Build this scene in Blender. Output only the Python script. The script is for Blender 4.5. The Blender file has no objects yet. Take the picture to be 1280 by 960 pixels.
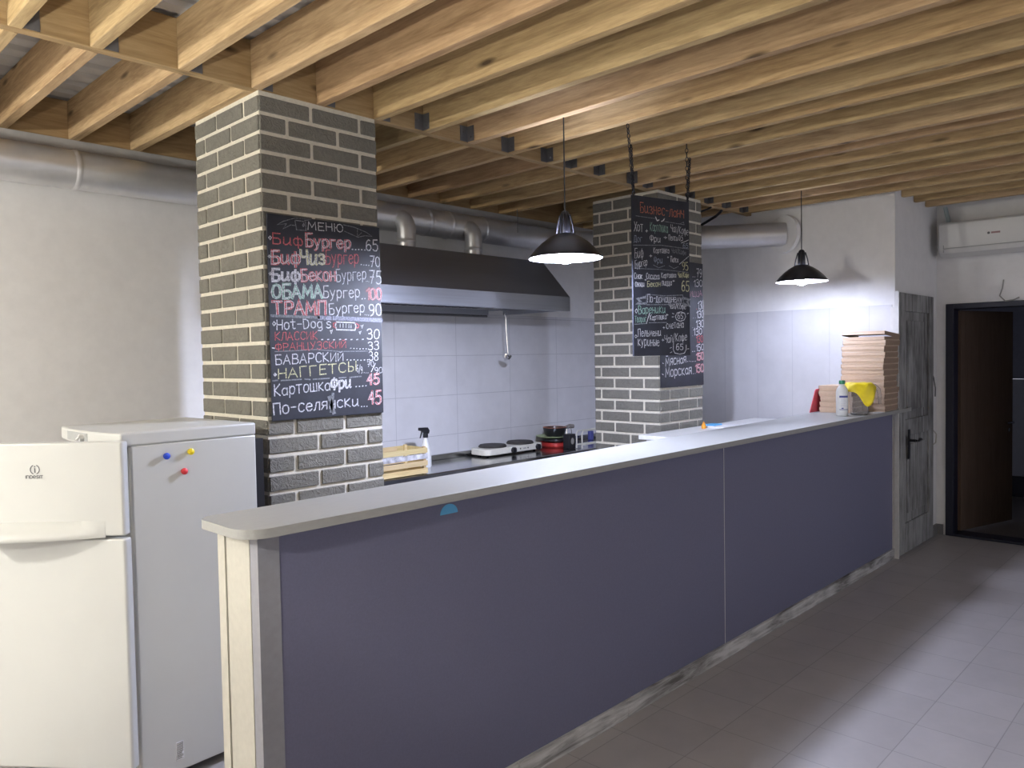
import bpy, math, random
from mathutils import Vector, Matrix
random.seed(7)
S = bpy.context.scene
COL = S.collection

# ------------------------------------------------------------------ camera, world, exposure
cam_data = bpy.data.cameras.new('camera')
cam_data.sensor_width = 36.0
cam_data.lens = 962.0 / 1280.0 * 36.0
cam_data.clip_start = 0.02
cam = bpy.data.objects.new('camera', cam_data)
COL.objects.link(cam)
_f = 962.0
_d1 = Vector((1567 - 640, -(430 - 480), -_f)).normalized()
_d2 = Vector((-363 - 640, -(464 - 480), -_f)).normalized()
_d2 = (_d2 - _d1 * _d1.dot(_d2)).normalized()
_up = _d1.cross(_d2)
cam.matrix_world = Matrix.Translation((0, 0, 1.6)) @ Matrix((_d1, _d2, _up)).to_4x4()
S.camera = cam

world = bpy.data.worlds.new('world')
S.world = world
world.use_nodes = True
bg = world.node_tree.nodes['Background']
bg.inputs[0].default_value = (0.86, 0.88, 1.0, 1)
bg.inputs[1].default_value = 0.86
S.view_settings.view_transform = 'Standard'
S.view_settings.look = 'None'
S.view_settings.gamma = 1.0
S.view_settings.use_curve_mapping = False
S.view_settings.exposure = 0.0

LAMP_COOL = (0.70, 0.76, 1.0)
LAMP_WARM = (1.0, 0.97, 0.88)
POWER_NEAR, POWER_FAR, POWER_WARM, POWER_FILL = 2000.0, 345.0, 830.0, 1600.0

# ------------------------------------------------------------------ node helpers
def base_mat(name, col=(0.5, 0.5, 0.5), rough=0.6, metal=0.0, spec=0.5):
    m = bpy.data.materials.new(name)
    m.use_nodes = True
    b = m.node_tree.nodes['Principled BSDF']
    b.inputs['Base Color'].default_value = (*col, 1)
    b.inputs['Roughness'].default_value = rough
    b.inputs['Metallic'].default_value = metal
    b.inputs['Specular IOR Level'].default_value = spec
    return m, m.node_tree.nodes, m.node_tree.links, b

def coords(n, l, scale=(1, 1, 1), rnd=False, rot=(0, 0, 0)):
    tc = n.new('ShaderNodeTexCoord')
    mp = n.new('ShaderNodeMapping')
    mp.inputs['Scale'].default_value = scale
    mp.inputs['Rotation'].default_value = rot
    l.new(tc.outputs['Object'], mp.inputs['Vector'])
    if rnd:
        oi = n.new('ShaderNodeObjectInfo')
        mul = n.new('ShaderNodeMath'); mul.operation = 'MULTIPLY'; mul.inputs[1].default_value = 57.0
        l.new(oi.outputs['Random'], mul.inputs[0])
        l.new(mul.outputs[0], mp.inputs['Location'])
    return mp.outputs['Vector']

def ramp(n, l, fac, stops):
    r = n.new('ShaderNodeValToRGB')
    e = r.color_ramp.elements
    e[0].position, e[0].color = stops[0][0], (*stops[0][1], 1)
    e[1].position, e[1].color = stops[-1][0], (*stops[-1][1], 1)
    for p, c in stops[1:-1]:
        k = e.new(p); k.color = (*c, 1)
    l.new(fac, r.inputs[0])
    return r.outputs[0]

def noise(n, l, vec, scale, detail=4, rough=0.6, dist=0.0):
    t = n.new('ShaderNodeTexNoise')
    t.inputs['Scale'].default_value = scale
    t.inputs['Detail'].default_value = detail
    t.inputs['Roughness'].default_value = rough
    t.inputs['Distortion'].default_value = dist
    l.new(vec, t.inputs['Vector'])
    return t.outputs['Fac']

def bump(n, l, b, h, strength=0.2, dist=0.01):
    k = n.new('ShaderNodeBump')
    k.inputs['Strength'].default_value = strength
    k.inputs['Distance'].default_value = dist
    l.new(h, k.inputs['Height'])
    l.new(k.outputs[0], b.inputs['Normal'])

def mixc(n, l, fac, a, c, mode='MIX'):
    x = n.new('ShaderNodeMix'); x.data_type = 'RGBA'; x.blend_type = mode
    for sock, v in ((0, fac), (6, a), (7, c)):
        if isinstance(v, (int, float)): x.inputs[sock].default_value = v
        elif isinstance(v, tuple): x.inputs[sock].default_value = (*v, 1)
        else: l.new(v, x.inputs[sock])
    return x.outputs[2]

def plain(name, col, rough=0.5, metal=0.0, nscale=30.0, var=0.06, bmp=0.03, spec=0.5, stretch=(1, 1, 1)):
    m, n, l, b = base_mat(name, col, rough, metal, spec)
    v = coords(n, l, stretch)
    f = noise(n, l, v, nscale, 5)
    lo = tuple(max(0, c * (1 - var)) for c in col); hi = tuple(min(1, c * (1 + var)) for c in col)
    l.new(ramp(n, l, f, [(0.3, lo), (0.7, hi)]), b.inputs['Base Color'])
    if bmp: bump(n, l, b, f, bmp, 0.01)
    return m

def wood(name, light, mid, dark, axis='y', knots=True, rough=0.65, rnd=True, tint=0.75):
    m, n, l, b = base_mat(name, mid, rough, 0, 0.3)
    sc = {'x': (0.7, 9, 9), 'y': (9, 0.7, 9), 'z': (9, 9, 0.7)}[axis]
    v = coords(n, l, sc, rnd)
    f = noise(n, l, v, 2.2, 6, 0.62, 1.2)
    f2 = noise(n, l, v, 14.0, 3, 0.6, 0.4)
    c = ramp(n, l, f, [(0.25, dark), (0.45, mid), (0.6, light), (0.8, mid)])
    c = mixc(n, l, 0.28, c, ramp(n, l, f2, [(0.35, dark), (0.65, light)]))
    if rnd:
        oi = n.new('ShaderNodeObjectInfo')
        c = mixc(n, l, tint, c, ramp(n, l, oi.outputs['Random'], [(0.0, (0.62, 0.50, 0.45)), (0.35, (0.95, 0.92, 0.9)), (0.65, (0.80, 0.80, 0.66)), (1.0, (1.0, 0.93, 0.78))]), 'MULTIPLY')
    if knots:
        sk = {'x': (1.1, 4.2, 4.2), 'y': (4.2, 1.1, 4.2), 'z': (4.2, 4.2, 1.1)}[axis]
        vk = coords(n, l, sk, rnd)
        vo = n.new('ShaderNodeTexVoronoi'); vo.inputs['Scale'].default_value = 2.0
        l.new(vk, vo.inputs['Vector'])
        k = ramp(n, l, vo.outputs['Distance'], [(0.05, (1, 1, 1)), (0.10, (0.55, 0.55, 0.55)), (0.15, (0, 0, 0))])
        c = mixc(n, l, k, c, tuple(x * 0.35 for x in dark))
    l.new(c, b.inputs['Base Color'])
    bump(n, l, b, f2, 0.12, 0.004)
    return m

# ------------------------------------------------------------------ mesh helper
class MB:
    def __init__(s): s.v = []; s.f = []; s.m = []
    def add(s, vs, fs, mi=0):
        o = len(s.v); s.v += [tuple(p) for p in vs]
        for f in fs: s.f.append([i + o for i in f]); s.m.append(mi)
        return s
    def box(s, x0, x1, y0, y1, z0, z1, mi=0, M=None):
        p = [Vector((x, y, z)) for z in (z0, z1) for y in (y0, y1) for x in (x0, x1)]
        if M: p = [M @ q for q in p]
        return s.add(p, [(0, 2, 3, 1), (4, 5, 7, 6), (0, 1, 5, 4), (2, 6, 7, 3), (0, 4, 6, 2), (1, 3, 7, 5)], mi)
    def prism(s, pts, vec, mi=0):
        n = len(pts); vec = Vector(vec); a = [Vector(p) for p in pts]; b = [p + vec for p in a]
        return s.add(a + b, [tuple(range(n))[::-1], tuple(range(n, 2 * n))] + [(i, (i + 1) % n, n + (i + 1) % n, n + i) for i in range(n)], mi)
    def tube(s, pts, r, n=12, mi=0, cap=True):
        pts = [Vector(p) for p in pts]; k = len(pts)
        rs = r if isinstance(r, (list, tuple)) else [r] * k
        rings = []; ref = None
        for i, p in enumerate(pts):
            t = (pts[min(i + 1, k - 1)] - pts[max(i - 1, 0)]).normalized()
            if ref is None:
                ref = Vector((0, 0, 1)) if abs(t.z) < 0.9 else Vector((1, 0, 0))
            u = (ref - t * t.dot(ref)).normalized(); w = t.cross(u); ref = u
            rings.append([p + (u * math.cos(a) + w * math.sin(a)) * rs[i] for a in [2 * math.pi * j / n for j in range(n)]])
        vs = [q for ring in rings for q in ring]; fs = []
        for i in range(k - 1):
            for j in range(n):
                fs.append((i * n + j, i * n + (j + 1) % n, (i + 1) * n + (j + 1) % n, (i + 1) * n + j))
        if cap: fs += [tuple(range(n))[::-1], tuple(range((k - 1) * n, k * n))]
        return s.add(vs, fs, mi)
    def cyl(s, p0, p1, r, n=20, mi=0, r1=None):
        return s.tube([p0, p1], [r, r if r1 is None else r1], n, mi)
    def lathe(s, prof, n=32, o=(0, 0, 0), mi=0, M=None):
        vs = []; fs = []
        for r, z in prof:
            for j in range(n):
                a = 2 * math.pi * j / n
                p = Vector((o[0] + r * math.cos(a), o[1] + r * math.sin(a), o[2] + z))
                vs.append(M @ p if M else p)
        for i in range(len(prof) - 1):
            for j in range(n):
                fs.append((i * n + j, i * n + (j + 1) % n, (i + 1) * n + (j + 1) % n, (i + 1) * n + j))
        if prof[0][0] > 1e-6: fs.append(tuple(range(n))[::-1])
        if prof[-1][0] > 1e-6: fs.append(tuple(range((len(prof) - 1) * n, len(prof) * n)))
        return s.add(vs, fs, mi)
    def ring_lathe(s, prof, n=32, o=(0, 0, 0), mi=0):      # closed profile, no caps
        vs = []; fs = []; k = len(prof)
        for r, z in prof:
            for j in range(n):
                a = 2 * math.pi * j / n
                vs.append((o[0] + r * math.cos(a), o[1] + r * math.sin(a), o[2] + z))
        for i in range(k):
            i2 = (i + 1) % k
            for j in range(n):
                fs.append((i * n + j, i * n + (j + 1) % n, i2 * n + (j + 1) % n, i2 * n + j))
        return s.add(vs, fs, mi)
    def torus(s, c, R, r, M=None, n=14, k=6, mi=0, sx=1.0):
        vs = []; fs = []
        for i in range(n):
            a = 2 * math.pi * i / n
            for j in range(k):
                b = 2 * math.pi * j / k
                p = Vector(((R + r * math.cos(b)) * math.cos(a), (R + r * math.cos(b)) * math.sin(a) * sx, r * math.sin(b)))
                if M: p = M @ p
                vs.append(p + Vector(c))
        for i in range(n):
            for j in range(k):
                fs.append((i * k + j, ((i + 1) % n) * k + j, ((i + 1) % n) * k + (j + 1) % k, i * k + (j + 1) % k))
        return s.add(vs, fs, mi)

def obj(name, mb, mats, parent=None, label=None, bevel=0.0, seg=2, smooth=True, angle=35, origin=None):
    """one mesh object; world coordinates are made local to origin (or to an unrotated parent)"""
    me = bpy.data.meshes.new(name)
    off = Vector((0, 0, 0))
    if origin is not None: off = Vector(origin)
    elif parent is not None: off = world_loc(parent)
    me.from_pydata([tuple(Vector(p) - off) for p in mb.v], [], mb.f)
    if not isinstance(mats, (list, tuple)): mats = [mats]
    for m in mats: me.materials.append(m)
    me.polygons.foreach_set('material_index', mb.m)
    if smooth:
        me.polygons.foreach_set('use_smooth', [True] * len(me.polygons))
        me.set_sharp_from_angle(angle=math.radians(angle))
    me.update()
    o = bpy.data.objects.new(name, me)
    COL.objects.link(o)
    if parent is not None:
        o.parent = parent
        if origin is not None: o.location = Vector(origin) - world_loc(parent)
    else:
        o.location = off
    if bevel:
        b = o.modifiers.new('bevel', 'BEVEL'); b.width = bevel; b.segments = seg; b.limit_method = 'ANGLE'; b.angle_limit = math.radians(40)
    if label: o['label'] = label
    return o

def world_loc(o):
    p = Vector((0, 0, 0))
    while o is not None: p += o.location; o = o.parent
    return p

def tag(o, label, cat, group=None, kind=None):
    o['label'] = label; o['category'] = cat
    if group: o['group'] = group
    if kind: o['kind'] = kind
    return o

def thing(name, loc, label, cat, group=None, rz=0.0):
    o = bpy.data.objects.new(name, None); o.empty_display_size = 0.1
    COL.objects.link(o); o.location = loc; o.rotation_euler = (0, 0, rz)
    return tag(o, label, cat, group)

def struct(name, mb, mats, label, cat, **k):
    o = obj(name, mb, mats, **k)
    return tag(o, label, cat, None, 'structure')

def _part(name, mb, mats, parent, **k):
    o = obj(name, mb, mats, None, **k)
    o.parent = parent
    return o

def copy_tree(o, parent=None):
    c = o.copy(); COL.objects.link(c)
    if parent is not None: c.parent = parent
    for ch in list(o.children): copy_tree(ch, c)
    return c

# ------------------------------------------------------------------ materials
M = {}
M['joist'] = wood('pine_joist', (0.66, 0.49, 0.285), (0.50, 0.355, 0.195), (0.27, 0.17, 0.085))
M['beam'] = wood('pine_cross_beam', (0.50, 0.36, 0.21), (0.40, 0.275, 0.15), (0.27, 0.17, 0.09), axis='x')
M['steel_dark'] = plain('dark_zinc_steel', (0.15, 0.15, 0.155), 0.5, 0.4)
M['paint_wall'] = plain('white_wall_paint', (0.78, 0.77, 0.765), 0.75, nscale=14, var=0.03, bmp=0.04)
M['paint_ledge'] = plain('grey_painted_ledge', (0.45, 0.44, 0.43), 0.8, nscale=18, var=0.06, bmp=0.08)
def deck_mat():
    m, n, l, b = base_mat('galvanised_deck', (0.6, 0.6, 0.6), 0.6, 0.0)
    v = coords(n, l)
    f = noise(n, l, v, 3.5, 5)
    l.new(ramp(n, l, f, [(0.3, (0.50, 0.50, 0.50)), (0.7, (0.64, 0.64, 0.63))]), b.inputs['Base Color'])
    return m
M['deck'] = deck_mat()
def grout_mat(name, tile, grout, bw, bh, mort, loc, rough, offs=0.0, rot=(0, 0, 0), nvar=0.08, spec=0.5, freq=2):
    m, n, l, b = base_mat(name, tile, rough, 0, spec)
    tc = n.new('ShaderNodeTexCoord'); mp = n.new('ShaderNodeMapping')
    mp.inputs['Location'].default_value = loc
    mp.inputs['Rotation'].default_value = rot
    mp.vector_type = 'POINT'
    l.new(tc.outputs['Object'], mp.inputs['Vector'])
    t = n.new('ShaderNodeTexBrick')
    t.offset = offs; t.offset_frequency = freq; t.squash = 1.0
    t.inputs['Scale'].default_value = 1.0
    t.inputs['Mortar Size'].default_value = mort
    t.inputs['Mortar Smooth'].default_value = 0.1
    t.inputs['Brick Width'].default_value = bw
    t.inputs['Row Height'].default_value = bh
    t.inputs['Color1'].default_value = (*tile, 1)
    t.inputs['Color2'].default_value = (*[c * (1 - nvar) for c in tile], 1)
    t.inputs['Mortar'].default_value = (*grout, 1)
    l.new(mp.outputs[0], t.inputs['Vector'])
    v2 = coords(n, l)
    f = noise(n, l, v2, 5.0, 6, 0.65)
    c = mixc(n, l, 0.25, t.outputs['Color'], ramp(n, l, f, [(0.3, tuple(x * 0.6 for x in tile)), (0.7, tile)]), 'MIX')
    l.new(c, b.inputs['Base Color'])
    inv = n.new('ShaderNodeMath'); inv.operation = 'SUBTRACT'; inv.inputs[0].default_value = 1.0
    l.new(t.outputs['Fac'], inv.inputs[1])
    bump(n, l, b, inv.outputs[0], 0.4, 0.002)
    return m
M['floor'] = grout_mat('floor_tiles', (0.43, 0.405, 0.405), (0.25, 0.235, 0.23), 0.295, 0.295, 0.0022, (-2.92 + 0.295 * 20, -1.317 + 0.295 * 20, 0), 0.42, nvar=0.1)
M['tile_x'] = grout_mat('wall_tiles_back', (0.66, 0.655, 0.68), (0.42, 0.42, 0.45), 0.605, 0.308, 0.0022, (-3.46 + 0.605 * 8, 3, -1.03 + 0.308 * 8), 0.18, rot=(math.radians(-90), 0, 0), nvar=0.01)
M['tile_y'] = grout_mat('wall_tiles_side', (0.66, 0.655, 0.68), (0.50, 0.50, 0.54), 0.605, 0.308, 0.0018, (0, 0, 0), 0.18, rot=(0, 0, 0), nvar=0.01)

def brick_mat(name, col):
    m, n, l, b = base_mat(name, col, 0.85, 0, 0.25)
    v = coords(n, l)
    f = noise(n, l, v, 26.0, 5, 0.6, 2.2)
    f2 = noise(n, l, v, 5.0, 3)
    c = ramp(n, l, f, [(0.3, tuple(x * 0.8 for x in col)), (0.7, tuple(x * 1.15 for x in col))])
    c = mixc(n, l, 0.3, c, ramp(n, l, f2, [(0.3, tuple(x * 0.8 for x in col)), (0.7, tuple(x * 1.2 for x in col))]))
    l.new(c, b.inputs['Base Color'])
    bump(n, l, b, f, 0.9, 0.012)
    return m
M['brick'] = brick_mat('taupe_gypsum_brick', (0.20, 0.192, 0.165))
M['mortar'] = plain('cream_mortar', (0.68, 0.64, 0.54), 0.9, nscale=60, var=0.08, bmp=0.25)
M['counter_panel'] = plain('slate_grey_panel', (0.148, 0.150, 0.235), 0.62, nscale=160, var=0.06, bmp=0.05)
M['counter_edge'] = plain('grey_edge_trim', (0.27, 0.27, 0.30), 0.6, nscale=40)
M['counter_end'] = plain('beige_grey_laminate', (0.50, 0.48, 0.42), 0.5, nscale=40, var=0.05)
M['countertop'] = plain('light_grey_laminate_top', (0.33, 0.33, 0.318), 0.4, nscale=90, var=0.05, bmp=0.02, stretch=(0.3, 2, 1))
M['countertop_edge'] = M['countertop']
def weathered(name, pale, dark, axis):
    m, n, l, b = base_mat(name, pale, 0.8, 0, 0.2)
    sc = {'x': (1.6, 14, 14), 'z': (14, 14, 1.3)}[axis]
    v = coords(n, l, sc)
    f = noise(n, l, v, 1.6, 7, 0.68, 0.8)
    f2 = noise(n, l, coords(n, l), 3.0, 3)
    mx = n.new('ShaderNodeMath'); mx.operation = 'ADD'
    s2 = n.new('ShaderNodeMath'); s2.operation = 'MULTIPLY'; s2.inputs[1].default_value = 0.55
    l.new(f2, s2.inputs[0]); l.new(f, mx.inputs[0]); l.new(s2.outputs[0], mx.inputs[1])
    l.new(ramp(n, l, mx.outputs[0], [(0.60, dark), (0.76, tuple((a + c) / 2 for a, c in zip(pale, dark))), (0.92, pale)]), b.inputs['Base Color'])
    bump(n, l, b, f, 0.25, 0.005)
    return m
M['kick'] = weathered('whitewashed_board', (0.62, 0.61, 0.60), (0.14, 0.13, 0.125), 'x')
M['old_door'] = weathered('whitewashed_old_door', (0.34, 0.34, 0.335), (0.105, 0.10, 0.10), 'z')
M['white_trim'] = plain('white_trim', (0.62, 0.61, 0.60), 0.6)
M['fridge'] = plain('white_enamel', (0.57, 0.575, 0.555), 0.33, nscale=4, var=0.015, bmp=0.0)
M['fridge_grey'] = plain('grey_plastic', (0.36, 0.37, 0.37), 0.5)
M['fridge_in'] = plain('fridge_gasket_grey', (0.30, 0.31, 0.33), 0.6)
M['black'] = plain('black_plastic', (0.012, 0.012, 0.016), 0.45)
M['black_metal'] = plain('black_enamel_metal', (0.014, 0.014, 0.018), 0.32, 0.0)
M['shade_in'] = plain('white_enamel_shade_lining', (0.85, 0.85, 0.85), 0.5)
M['logo'] = plain('logo_grey', (0.10, 0.10, 0.11), 0.4)
def steel(name, col, rough, axis, var=0.12, metal=1.0):
    m, n, l, b = base_mat(name, col, rough, metal)
    sc = {'x': (0.5, 40, 40), 'z': (40, 40, 0.5), 'n': (1, 1, 1)}[axis]
    v = coords(n, l, sc)
    f = noise(n, l, v, 4.0, 4)
    l.new(ramp(n, l, f, [(0.3, tuple(c * (1 - var) for c in col)), (0.7, tuple(min(1, c * (1 + var)) for c in col))]), b.inputs['Base Color'])
    l.new(ramp(n, l, f, [(0.3, (rough * 0.85,) * 3), (0.7, (rough * 1.2,) * 3)]), b.inputs['Roughness'])
    return m
M['duct'] = steel('galvanised_duct', (0.72, 0.72, 0.73), 0.36, 'n', 0.1, 0.72)
M['hood'] = steel('brushed_steel_hood', (0.43, 0.45, 0.50), 0.46, 'x', 0.08)
M['worktop'] = steel('stainless_worktop', (0.50, 0.51, 0.52), 0.16, 'x', 0.06)
M['chrome'] = steel('chrome', (0.75, 0.75, 0.76), 0.15, 'n', 0.03)
M['chalk_board'] = plain('chalkboard_black', (0.013, 0.015, 0.024), 0.55, nscale=9, var=0.45, bmp=0.0)
M['navy'] = plain('dark_navy_steel_frame', (0.006, 0.007, 0.022), 0.5)
M['brown_door'] = wood('brown_veneer_door', (0.115, 0.078, 0.058), (0.097, 0.065, 0.048), (0.07, 0.047, 0.034), axis='z', knots=False, rnd=False)
M['ac'] = plain('ac_white_plastic', (0.66, 0.66, 0.65), 0.4, var=0.01, bmp=0)
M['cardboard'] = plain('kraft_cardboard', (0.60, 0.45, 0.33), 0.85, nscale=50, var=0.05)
M['cardboard_shade'] = plain('kraft_cardboard_shade', (0.30, 0.21, 0.15), 0.9, nscale=50, var=0.07)  # darker kraft for the side flaps, their shade put into the colour
M['yellow'] = plain('yellow_plastic', (0.85, 0.66, 0.02), 0.45)
M['red'] = plain('red_plastic', (0.75, 0.05, 0.06), 0.4)
M['pan_red'] = plain('red_enamel', (0.45, 0.035, 0.03), 0.35)
M['pinkred'] = plain('coral_red_plastic', (0.80, 0.10, 0.14), 0.45)
M['blue'] = plain('blue_plastic', (0.02, 0.07, 0.60), 0.4)
M['skyblue'] = plain('sky_blue_sticker', (0.10, 0.42, 0.72), 0.5)
M['orange'] = plain('orange_plastic', (0.90, 0.36, 0.03), 0.4)
M['green'] = plain('green_plastic', (0.02, 0.22, 0.10), 0.4)
M['palegreen'] = plain('pale_green_enamel', (0.38, 0.47, 0.25), 0.4)
M['white_plastic'] = plain('white_plastic', (0.80, 0.80, 0.79), 0.35)
M['crate_wood'] = wood('pale_crate_wood', (0.80, 0.66, 0.40), (0.72, 0.57, 0.31), (0.52, 0.39, 0.2), axis='x', knots=False)
M['crate_print'] = plain('printed_crate_slat', (0.52, 0.52, 0.55), 0.7, nscale=22, var=0.55)
M['cream_enamel'] = plain('cream_hotplate_enamel', (0.72, 0.70, 0.62), 0.35)
M['iron'] = plain('cast_iron_burner', (0.035, 0.032, 0.030), 0.6)
M['chain'] = plain('dark_chain_steel', (0.03, 0.03, 0.035), 0.4, 0.7)
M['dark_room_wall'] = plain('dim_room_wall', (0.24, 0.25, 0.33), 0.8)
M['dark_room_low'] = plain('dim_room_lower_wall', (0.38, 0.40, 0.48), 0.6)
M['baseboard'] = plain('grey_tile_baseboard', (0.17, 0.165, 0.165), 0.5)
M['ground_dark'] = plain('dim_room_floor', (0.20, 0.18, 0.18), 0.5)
M['paper'] = plain('white_paper', (0.80, 0.80, 0.82), 0.7)
M['label_blue'] = plain('blue_print', (0.08, 0.09, 0.30), 0.6)
M['label_grey'] = plain('grey_print', (0.35, 0.34, 0.32), 0.7)
def clear_mat(name, col, rough=0.08):
    m, n, l, b = base_mat(name, col, rough)
    b.inputs['Transmission Weight'].default_value = 0.93
    b.inputs['IOR'].default_value = 1.2
    return m
M['clear'] = clear_mat('clear_plastic', (0.98, 0.98, 0.99))
def bulb_mat(name, col, power):
    m = bpy.data.materials.new(name); m.use_nodes = True
    n = m.node_tree.nodes; n.clear()
    e = n.new('ShaderNodeEmission'); o = n.new('ShaderNodeOutputMaterial')
    e.inputs[0].default_value = (*col, 1); e.inputs[1].default_value = power
    m.node_tree.links.new(e.outputs[0], o.inputs[0])
    return m
M['bulb_near'] = bulb_mat('bulb_near', LAMP_COOL, POWER_NEAR)
M['bulb_far'] = bulb_mat('bulb_far', LAMP_COOL, POWER_FAR)
M['bulb_warm'] = bulb_mat('bulb_warm', LAMP_WARM, POWER_WARM)
M['bulb_fill_bare'] = bulb_mat('bulb_fill_bare', LAMP_WARM, POWER_FILL)
M['bulb_fill_up'] = bulb_mat('bulb_fill_uplighter', LAMP_WARM, 2600.0)
CH = {'W': (0.74, 0.74, 0.76), 'P': (0.72, 0.72, 0.76), 'g': (0.27, 0.28, 0.30), 'l': (0.36, 0.37, 0.45), 'R': (0.62, 0.16, 0.17), 'G': (0.36, 0.56, 0.46),
      'Y': (0.68, 0.66, 0.40), 'O': (0.55, 0.20, 0.13), 'B': (0.34, 0.38, 0.46), 'p': (0.50, 0.30, 0.36)}
def chalk(name, col):
    m, n, l, b = base_mat(name, col, 0.95, 0, 0.1)
    f = noise(n, l, coords(n, l), 140.0, 3, 0.7)
    l.new(ramp(n, l, f, [(0.36, tuple(c * 0.35 for c in col)), (0.58, col)]), b.inputs['Base Color'])
    return m
CHM = {k: chalk('chalk_' + n, CH[k]) for k, n in zip('WPglRGYOBp', ('white', 'soft_white', 'faint_grey', 'lavender_grey', 'red', 'mint', 'yellow', 'orange', 'blue_grey', 'pink'))}
CHK = list('WPglRGYOBp')

# ------------------------------------------------------------------ room shell
HJ = 2.78           # underside of the joists
HD = 2.985          # underside of the deck
XA, XC, YB, YP = 6.26, 7.33, 4.53, 1.97
mb = MB(); mb.box(-2.2, XC, -2.4, YB, -0.08, 0.0)
struct('floor', mb, M['floor'], 'grey square floor tiles laid on a grid', 'floor', smooth=False)
mb = MB()
n_r = 46
for i in range(n_r):                                             # trapezoid ribs of the metal deck run along x
    y0 = -2.4 + i * (YB + 2.4) / n_r; p = (YB + 2.4) / n_r
    prof = [(y0, HD), (y0 + 0.42 * p, HD), (y0 + 0.52 * p, HD + 0.018), (y0 + 0.9 * p, HD + 0.018), (y0 + p, HD)]
    for (ya, za), (yb, zb) in zip(prof[:-1], prof[1:]):
        mb.add([(-2.2, ya, za), (XC, ya, za), (XC, yb, zb), (-2.2, yb, zb)], [(0, 3, 2, 1)])
mb.box(-2.2, XC, -2.4, YB, HD + 0.031, HD + 0.12)
struct('ceiling', mb, M['deck'], 'corrugated grey metal deck seen between the wooden joists', 'ceiling', smooth=False)

wb = struct('wall_back', MB().box(-2.2, XA + 0.1, YB, YB + 0.15, 0, HD + 0.1), M['paint_wall'], 'plain pale grey wall behind the fridge and the cooking line', 'wall', smooth=False)
obj('tile_cladding', MB().box(2.30, XA, YB - 0.008, YB + 0.001, 0, 1.952), M['tile_x'], wb, smooth=False)
struct('wall_left', MB().box(-2.35, -2.2, -2.4, YB + 0.15, 0, HD + 0.1), M['paint_wall'], 'plain wall beyond the fridge', 'wall', smooth=False)
struct('wall_rear_baffle', MB().box(-2.35, 2.9, -2.55, -2.4, 0, HD + 0.1), M['paint_wall'], 'plain unseen wall behind the viewer, added to hold back rear light', 'wall', smooth=False)  # partial wall added out of view to cut rear light on the joists
wr = struct('wall_right', MB().box(XA, XA + 0.12, YP, YB, 0, HD + 0.1), M['paint_wall'], 'white wall at the far end of the counter with the duct passing in', 'wall', smooth=False)
tile = obj('tile_cladding', MB().box(XA - 0.008, XA + 0.001, YP + 0.02, YB - 0.01, 0, 1.95), M['tile_y'], wr, smooth=False)
obj('corner_strip', MB().box(XA - 0.012, XA - 0.002, YP + 0.0, YP + 0.03, 1.15, 1.93), M['white_trim'], wr, smooth=False)
struct('wall_door_side', MB().box(XA + 0.12, XC, YP, YP + 0.12, 0, HD + 0.1), M['paint_wall'], 'short grey wall holding the whitewashed old door', 'wall', smooth=False)
DY0, DY1, DH = 0.985, 1.895, 1.985
mb = MB()
mb.box(XC, XC + 0.15, DY1, YP, 0, HD + 0.1); mb.box(XC, XC + 0.15, -2.4, DY0, 0, HD + 0.1); mb.box(XC, XC + 0.15, DY0, DY1, DH, HD + 0.1)
struct('wall_far', mb, M['paint_wall'], 'white wall with the dark open doorway and the air conditioner', 'wall', smooth=False)
# ledge under the kitchen joists
struct('trim_1', MB().box(-2.2, XA, YB - 0.05, YB + 0.01, 2.695, HJ), M['paint_ledge'], 'grey painted ledge carrying the joist ends above the duct', 'ledge', smooth=False)
struct('baseboard_far', MB().box(XC - 0.012, XC + 0.001, DY1 + 0.02, YP, 0, 0.09).box(XC - 0.012, XC + 0.001, -2.4, DY0 - 0.02, 0, 0.09).box(7.125, XC, YP - 0.012, YP + 0.001, 0, 0.09), M['baseboard'], 'grey tile skirting along the doorway wall', 'skirting', smooth=False)
# dim room beyond the doorway
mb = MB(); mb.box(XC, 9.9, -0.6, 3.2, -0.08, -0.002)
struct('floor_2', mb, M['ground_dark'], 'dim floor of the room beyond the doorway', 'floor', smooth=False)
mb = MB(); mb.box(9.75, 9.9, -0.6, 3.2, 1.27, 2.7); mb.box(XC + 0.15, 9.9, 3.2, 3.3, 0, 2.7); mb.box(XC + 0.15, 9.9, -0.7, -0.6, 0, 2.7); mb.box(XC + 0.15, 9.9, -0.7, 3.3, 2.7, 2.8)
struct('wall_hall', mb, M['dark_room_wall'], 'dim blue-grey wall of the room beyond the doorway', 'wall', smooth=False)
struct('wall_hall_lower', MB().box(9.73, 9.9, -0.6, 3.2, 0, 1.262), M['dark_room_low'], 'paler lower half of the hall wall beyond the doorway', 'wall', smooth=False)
struct('baseboard_hall', MB().box(9.70, 9.74, -0.6, 3.2, 0, 0.22), M['navy'], 'dark skirting in the room beyond the doorway', 'skirting', smooth=False)

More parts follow.
